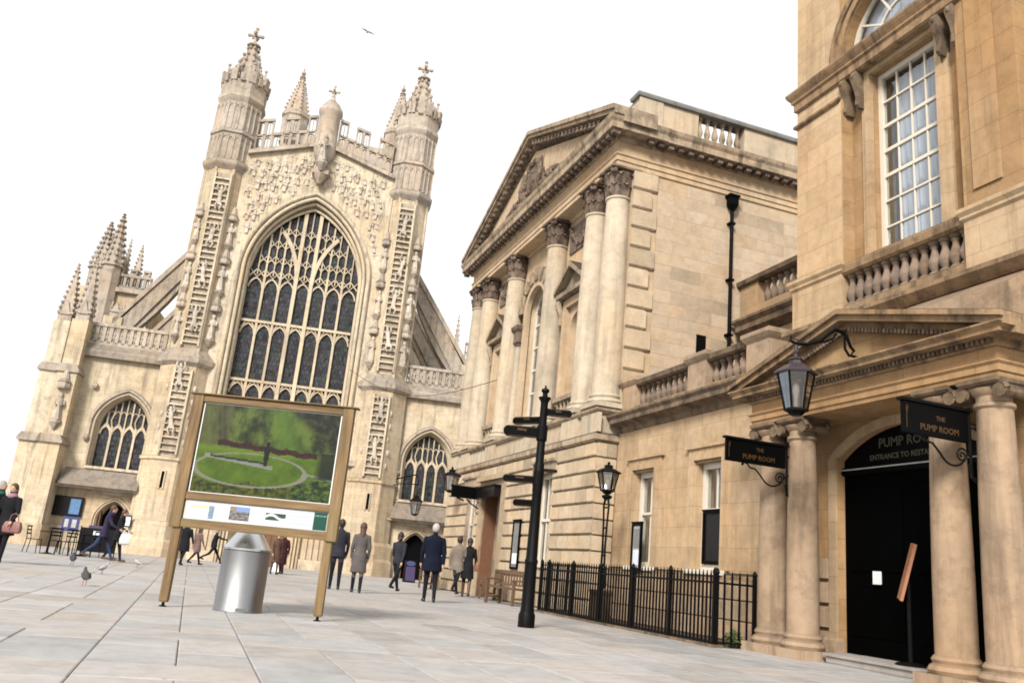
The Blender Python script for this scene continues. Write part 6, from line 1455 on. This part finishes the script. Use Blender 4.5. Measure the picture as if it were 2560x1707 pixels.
# ---------------------------------------------------------------- people
def ring(c, rx, ry, n=14, tilt=0): return [(c[0]+rx*cos(2*pi*k/n), c[1]+ry*sin(2*pi*k/n)+tilt*cos(0), c[2]) for k in range(n)]
def person(label, loc, face, H=1.72, top='coat_black', bot='trouser', shoe='shoe', hair='hair_dark', hairlen=.1, hem=.85, stride=.3, arm=(.25, -.2), elbow=(.25, .25), lean=0., wide=1.0, female=False, bow=0, collar=None, aim=None):
    """one continuous body (voxel-merged), coloured by region; hair is a child. faces local -Y"""
    S = H/1.75; P = MB(); segs = []            # segs: (a, b, ra, rb, region)
    def seg(a, b, ra, rb, reg, n=12, mid=None):
        a, b = Vector(a), Vector(b); k = 6
        P.tube([a.lerp(b, i/k) for i in range(k+1)], [ra+(rb-ra)*i/k for i in range(k+1)], n); P.ball(a, ra, n); P.ball(b, rb, n); segs.append((a, b, ra, rb, reg))
    hip = .93; sh = 1.44; ly_ = -lean
    bend = lambda z: ly_*max(0, z-hip)/(sh-hip) if z < sh+.4 else ly_*1.6
    # torso rings
    w_ = wide*(.94 if female else 1.0)
    tz = [(.84, .165, .115), (.93, .175, .125), (1.05, .155 if female else .165, .11), (1.15, .15 if female else .17, .112), (1.28, .175, .125), (1.38, .195 if not female else .175, .12), (1.45, .15, .095), (1.5, .07, .07)]
    P.loft([ring((0, bend(z)*1.0, z), rx*w_, ry*w_, 16) for z, rx, ry in tz])
    for (z0, a0, b0), (z1, a1, b1) in zip(tz[:-1], tz[1:]): segs.append((Vector((0, bend(z0), z0)), Vector((0, bend(z1), z1)), a0*w_*.9, a1*w_*.9, 'top' if z0 >= hem-.1 else 'bottom'))
    if hem < .82:                      # coat skirt
        rr = [(.95, .185, .135), (.8, .2, .15), (hem, .215 if not female else .225, .165)]
        P.loft([ring((0, bend(z), z), rx*w_, ry*w_, 16) for z, rx, ry in rr]); segs.append((Vector((0, 0, .95)), Vector((0, 0, hem+.08)), .2, .24, 'top'))
    # legs
    for s in (-1, 1):
        a = stride*s; hp = Vector((s*.09, 0, hip-.02)); kn = hp+Vector((s*.005, -sin(a)*.43, -cos(a)*.43)); back = max(0, -a)*.9+.04
        an = kn+Vector((0, -sin(a-back)*.42, -cos(a-back)*.42)); 
        seg(hp, kn, .088*w_, .062, 'bottom'); seg(kn, an, .06, .042, 'bottom')
        lift = max(0, -a)*.7; to = an+Vector((s*.015, -.17*cos(lift), -.035-.15*sin(lift)*.7)); seg(an+Vector((0, .03, -.035)), to, .042, .036, 'shoe', 10)
    # arms
    hands = []
    for s, ang, el in ((-1, arm[0], elbow[0]), (1, arm[1], elbow[1])):
        p0 = Vector((s*.18*w_, bend(1.4), 1.4)); p1 = p0+Vector((s*.055, -sin(ang)*.29, -cos(ang)*.29)); a2 = ang+el
        p2 = p1+Vector((s*.0-s*.03*max(0, el), -sin(a2)*.26, -cos(a2)*.26)); seg(p0, p1, .062, .05, 'top', 10); seg(p1, p2, .048, .036, 'top', 10)
        h = p2+(p2-p1).normalized()*.07; seg(p2, h, .032, .034, 'skin', 8); hands.append((p2, h, (p2-p1).normalized(), s))
    # neck, head with nose, brow and ears
    hy = bend(1.5)*1.25; by_ = hy-bow
    seg((0, hy, 1.46), (0, (hy+by_)/2-.01, 1.56), .055, .05, 'skin', 10)
    hc_ = Vector((0, by_-.015, 1.635)); P.ball(hc_, 1, 18, 0, .078, .096, .118); segs.append((hc_-Vector((0, 0, .03)), hc_+Vector((0, 0, .03)), .085, .085, 'skin'))
    P.ball(hc_+Vector((0, -.02, -.07)), 1, 12, 0, .055, .07, .055); P.ball(hc_+Vector((0, -.1, -.012)), 1, 8, 0, .014, .02, .026)
    for s in (-1, 1): P.ball(hc_+Vector((s*.08, .01, -.01)), 1, 8, 0, .012, .022, .032)
    tmp = obj('tmp', P.mesh('tmp'), []) if False else bpy.data.objects.new('tmp', P.mesh('tmp')); COL.objects.link(tmp)
    md = tmp.modifiers.new('r', 'REMESH'); md.mode = 'VOXEL'; md.voxel_size = .019; ms = tmp.modifiers.new('s', 'SMOOTH'); ms.iterations = 3; ms.factor = .5
    me = bpy.data.meshes.new_from_object(tmp.evaluated_get(bpy.context.evaluated_depsgraph_get())); old = tmp.data; bpy.data.objects.remove(tmp); bpy.data.meshes.remove(old)
    # colour regions by nearest limb
    import numpy as np
    n = len(me.polygons); ce = np.empty(n*3); me.polygons.foreach_get('center', ce); ce = ce.reshape(-1, 3); best = np.full(n, 1e9); idx = np.zeros(n, int); mats = ['top', 'bottom', 'skin', 'shoe']
    for a, b, ra, rb, reg in segs:
        a_, d = np.array(a), np.array(b-a); t = np.clip(((ce-a_)@d)/max(1e-9, d@d), 0, 1); q = np.linalg.norm(ce-(a_+t[:, None]*d), axis=1)-(ra+(rb-ra)*t)
        k = q < best; best[k] = q[k]; idx[k] = mats.index(reg)
    if hem < .82: idx[(ce[:, 2] > hem-.01) & (ce[:, 2] < .95) & (idx == 1)] = 0
    me.polygons.foreach_set('material_index', idx.astype(np.int32)); me.polygons.foreach_set('use_smooth', [True]*n)
    for m_ in (top, bot, 'skin', shoe): me.materials.append(M[m_])
    # fingers appended to the body mesh
    F = MB()
    for p2, h, d, s in hands:
        si = d.cross(Vector((s, 0, 0))).normalized()
        for k, (o, l) in enumerate(((-.026, .06), (-.009, .072), (.009, .068), (.025, .052))):
            r0 = h+si*o+d*.015; F.tube([r0, r0+d*l*.5-Vector((s*.008, 0, 0)), r0+d*l*.95-Vector((s*.022, 0, 0))], [.0095, .009, .007], 6)
        r0 = p2+d*.03-si*.03; F.tube([r0, r0-si*.02+d*.025, r0-si*.022+d*.05-Vector((s*.01, 0, 0))], [.011, .01, .008], 6)
    bm = bmesh.new(); bm.from_mesh(me); fm_ = F.mesh('f'); nb0 = len(bm.faces); bm.from_mesh(fm_); bm.faces.ensure_lookup_table()
    for f in bm.faces[nb0:]: f.material_index = 2; f.smooth = True
    bm.to_mesh(me); bm.free(); bpy.data.meshes.remove(fm_)
    t = thing('person', label, 'person', loc, face, local=True); t.scale = (S, S, S)
    obj('body', me, None, t)
    hb_ = MB(); hb_.smooth = True
    hb_.ball(hc_+Vector((0, .016, .022)), 1, 16, 0, .09, .102, .115)
    if hairlen > .12: hb_.loft([ring(hc_+Vector((0, .035+.02*k, .02-hairlen*k/3)), .085-.012*k+(.01 if female else 0), .06-.006*k, 12) for k in range(4)])
    # cut away the face
    keep = [f for f in hb_.f if not all(hb_.v[i][1] < hc_.y-.035 and hb_.v[i][2] < hc_.z+.065 for i in f)]
    hb_.f = keep; hb_.m = [0]*len(keep); obj('hair', hb_, hair, t)
    for s in (-1, 1): eb = MB(); eb.ball(hc_+Vector((s*.03, -.088, .012)), .009, 6); obj('eye', eb, 'hair_dark', t)
    mo = MB(); mo.box(-.02, .02, hc_.y-.098, hc_.y-.09, hc_.z-.067, hc_.z-.06); obj('mouth', mo, 'scarf_pink', t)
    if collar:
        cb = MB(); cb.smooth = True; cb.lathe([(.1, 1.42), (.12, 1.47), (.085, 1.54)], 0, hy, 14); obj('scarf', cb, collar, t)
    return t
def yawto(px, py, qx, qy): return atan2(qx-px, -(qy-py))    # rotation so that local -Y looks from p to q
AWAY = lambda x, y, d=0: yawto(0, 0, x, y)+d
R0 = radians
person('person cropped by the left edge in a black coat with a teal lining', (-4.3, 22.6, 0), R0(70), 1.8, 'coat_black', 'trouser', hair='hair_grey', hem=.55, stride=.1, wide=1.1, collar='teal')
person('person with dark curly hair and pink scarf, carrying a pink bag', (-4.0, 22.4, 0), R0(-20), 1.76, 'coat_black', 'trouser', hair='hair_brown', hairlen=.16, hem=.6, stride=.12, female=True, wide=1.1, arm=(.1, .15), elbow=(.2, .5), collar='scarf_pink')
person('person in a purple scarf and tall boots striding past the abbey door', (-2.55, 29.6, 0), R0(88), 1.72, 'coat_purple', 'jeans', 'boot_brown', 'hair_brown', .14, .75, .42, (.5, -.4), (.6, .3), .07, female=True, bow=.03, collar='coat_purple')
person('person in a black hooded coat holding a white carrier bag by the abbey door', (-2.25, 31.0, 0), R0(80), 1.66, 'coat_black', 'trouser', 'boot_brown', 'hair_brown', .2, .7, .25, (.3, -.2), (.9, .3), .05, female=True)
person('person in a long black coat seen past the left leg of the poster stand', (-.18, 33.4, 0), R0(150), 1.56, 'coat_black', 'trouser', hem=.55, stride=.2, wide=1.15)
person('person in a mottled pinkish coat walking behind the poster stand', (.3, 35.0, 0), R0(120), 1.42, 'coat_floral', 'trouser', hair='hair_brown', hem=.62, stride=.35, female=True, hairlen=.15)
person('person in black striding right behind the poster stand', (.96, 37.3, 0), R0(100), 1.45, 'coat_black', 'trouser', hair='hair_grey', hem=.85, stride=.55, arm=(1.2, -.3))
person('person in a brown coat half hidden by the steel bin', (2.98, 32.2, 0), R0(10), 1.42, 'coat_brown', 'coat_brown', hair='hair_brown', hem=.5, stride=.12, female=True)
person('person in a maroon coat standing right of the steel bin', (3.35, 33.6, 0), R0(-30), 1.5, 'coat_maroon', 'coat_maroon', hair='hair_dark', hem=.4, stride=.1)
person('person in black trousers half hidden by the right leg of the poster stand', (3.67, 22.8, 0), R0(175), 1.78, 'coat_dark', 'trouser', hair='hair_dark', hem=.8, stride=.15)
person('person with long dark hair in a knee-length grey coat seen from behind', (4.1, 22.0, 0), R0(170), 1.72, 'coat_grey', 'trouser', 'shoe', 'hair_brown', .24, .5, .12, (.05, .05), (.3, .2), 0, 1.0, True)
person('person in a short dark grey jacket walking away to the left', (5.47, 23.6, 0), R0(140), 1.64, 'coat_dark', 'trouser', hair='hair_dark', hairlen=.13, hem=.85, stride=.42, arm=(-.45, .3), elbow=(.2, .5), female=True)
person('person with white hair in a navy overcoat seen from behind', (5.46, 19.96, 0), R0(172), 1.8, 'coat_navy', 'trouser', hair='hair_white', hairlen=.08, hem=.68, stride=.14, wide=1.12, arm=(-.15, .1), elbow=(.15, .2))
person('person in a taupe jacket walking beside a companion near the hall door', (7.75, 25.4, 0), R0(140), 1.76, 'coat_taupe', 'trouser', hair='hair_dark', hem=.75, stride=.4, wide=1.05)
person('person in a black coat with a brown shoulder bag near the hall door', (8.05, 25.3, 0), R0(160), 1.74, 'coat_black', 'boot_brown', hair='hair_dark', hairlen=.14, hem=.55, stride=.2, female=True)
# bags
def bag(name, label, loc, rz, w_, h, d, mat, strap):
    t = thing(name, label, 'bag', loc, rz, local=True)
    mb = MB(); mb.smooth = True; mb.rl(-w_/2, w_/2, -d/2, d/2, [(-.03, 0), (0, .03), (.01, h*.5), (-.02, h*.95), (-.04, h)]); obj('bag_body', mb, mat, t)
    mb = MB(); mb.tube([(-w_*.3, 0, h*.95), (-w_*.2, 0, h+strap*.8), (0, 0, h+strap), (w_*.2, 0, h+strap*.8), (w_*.3, 0, h*.95)], .012, 6); obj('strap', mb, mat, t)
bag('handbag', 'pink patterned handbag hanging at the left-edge person’s side'.replace('’', "'"), (-3.82, 22.2, .66), R0(-15), .36, .26, .13, 'bag_pink', .18)
bag('shoulder_bag', 'brown leather shoulder bag on the black-coated person by the hall', (8.28, 25.12, .78), R0(70), .3, .28, .1, 'bag_brown', .5)
bag('carrier_bag', 'white carrier bag held beside the abbey door', (-2.0, 30.7, .55), R0(10), .3, .34, .12, 'bag_white', .15)

# ---------------------------------------------------------------- pigeons and a distant gull
def pigeon(label, loc, rz, mat, s=1.0, up=0):
    t = thing('pigeon', label, 'pigeon', loc, rz, group='pigeons on the paving', local=True); t.scale = (s, s, s)
    mb = MB(); mb.smooth = True; n = 12
    R_ = [(-.17, .12, .018, .008), (-.12, .13, .035, .016), (-.06, .15, .055, .05), (.0, .165, .068, .07), (.06, .19, .06, .066), (.1, .22, .042, .045), (.115, .255, .028, .03), (.13, .285, .026, .028), (.15, .29, .018, .018), (.18, .28, .004, .004)]
    mb.loft([[(x, ry*cos(2*pi*k/n), z+rz_*sin(2*pi*k/n)) for k in range(n)] for x, z, ry, rz_ in R_]); obj('body', mb, mat, t)
    for s_ in (-1, 1):
        mb = MB(); mb.smooth = True; mb.loft([[(x, s_*(.05+dy), z+h), (x, s_*(.068+dy), z), (x, s_*(.05+dy), z-h)] for x, z, h, dy in ((.06, .19, .02, .005), (.0, .18, .045, .015), (-.08, .15, .03, .0), (-.16, .13, .008, -.02))]); obj('wing', mb, mat, t)
        mb = MB(); mb.tube([(.0, s_*.025, .11), (.01, s_*.025, .0)], .006, 5); mb.tube([(.01, s_*.025, .004), (.05, s_*.025, .004)], .005, 4); obj('leg', mb, 'pigeon_leg', t)
pigeon('dark pigeon nearest the poster stand', (-1.49, 15.75, 0), R0(110), 'pigeon_dark', .95)
pigeon('dark pigeon furthest left, below the cafe chairs', (-2.68, 24.3, 0), R0(100), 'pigeon_dark', 1.05)
pigeon('pale pigeon between the two dark ones', (-1.66, 20.6, 0), R0(40), 'pigeon_pale', .85)
pigeon('pale pigeon on its own left of the poster stand leg', (-1.27, 26.6, 0), R0(150), 'pigeon_pale', .9)
gl_ = thing('gull', 'tiny gull flying in the white sky right of the left turret', 'gull', (14.4, 142, 96.9), .3, local=True)
mb = MB(); mb.smooth = True; mb.lathe([(.02, -.5), (.14, -.2), (.16, .1), (.09, .35), (.02, .5)], 0, 0, 8)
mb.v = [(x, z, y) for x, y, z in mb.v]; obj('body', mb, 'pigeon_pale', gl_)
for s in (-1, 1):
    mb = MB(); mb.loft([[(s*a, .18-b, c), (s*a, .0-b, c+.03), (s*a, -.16+b*.2, c)] for a, b, c in ((.08, 0, .03), (.55, -.08, .22), (1.1, .12, .1), (1.35, .25, .02))]); obj('wing', mb, 'pigeon_pale', gl_)
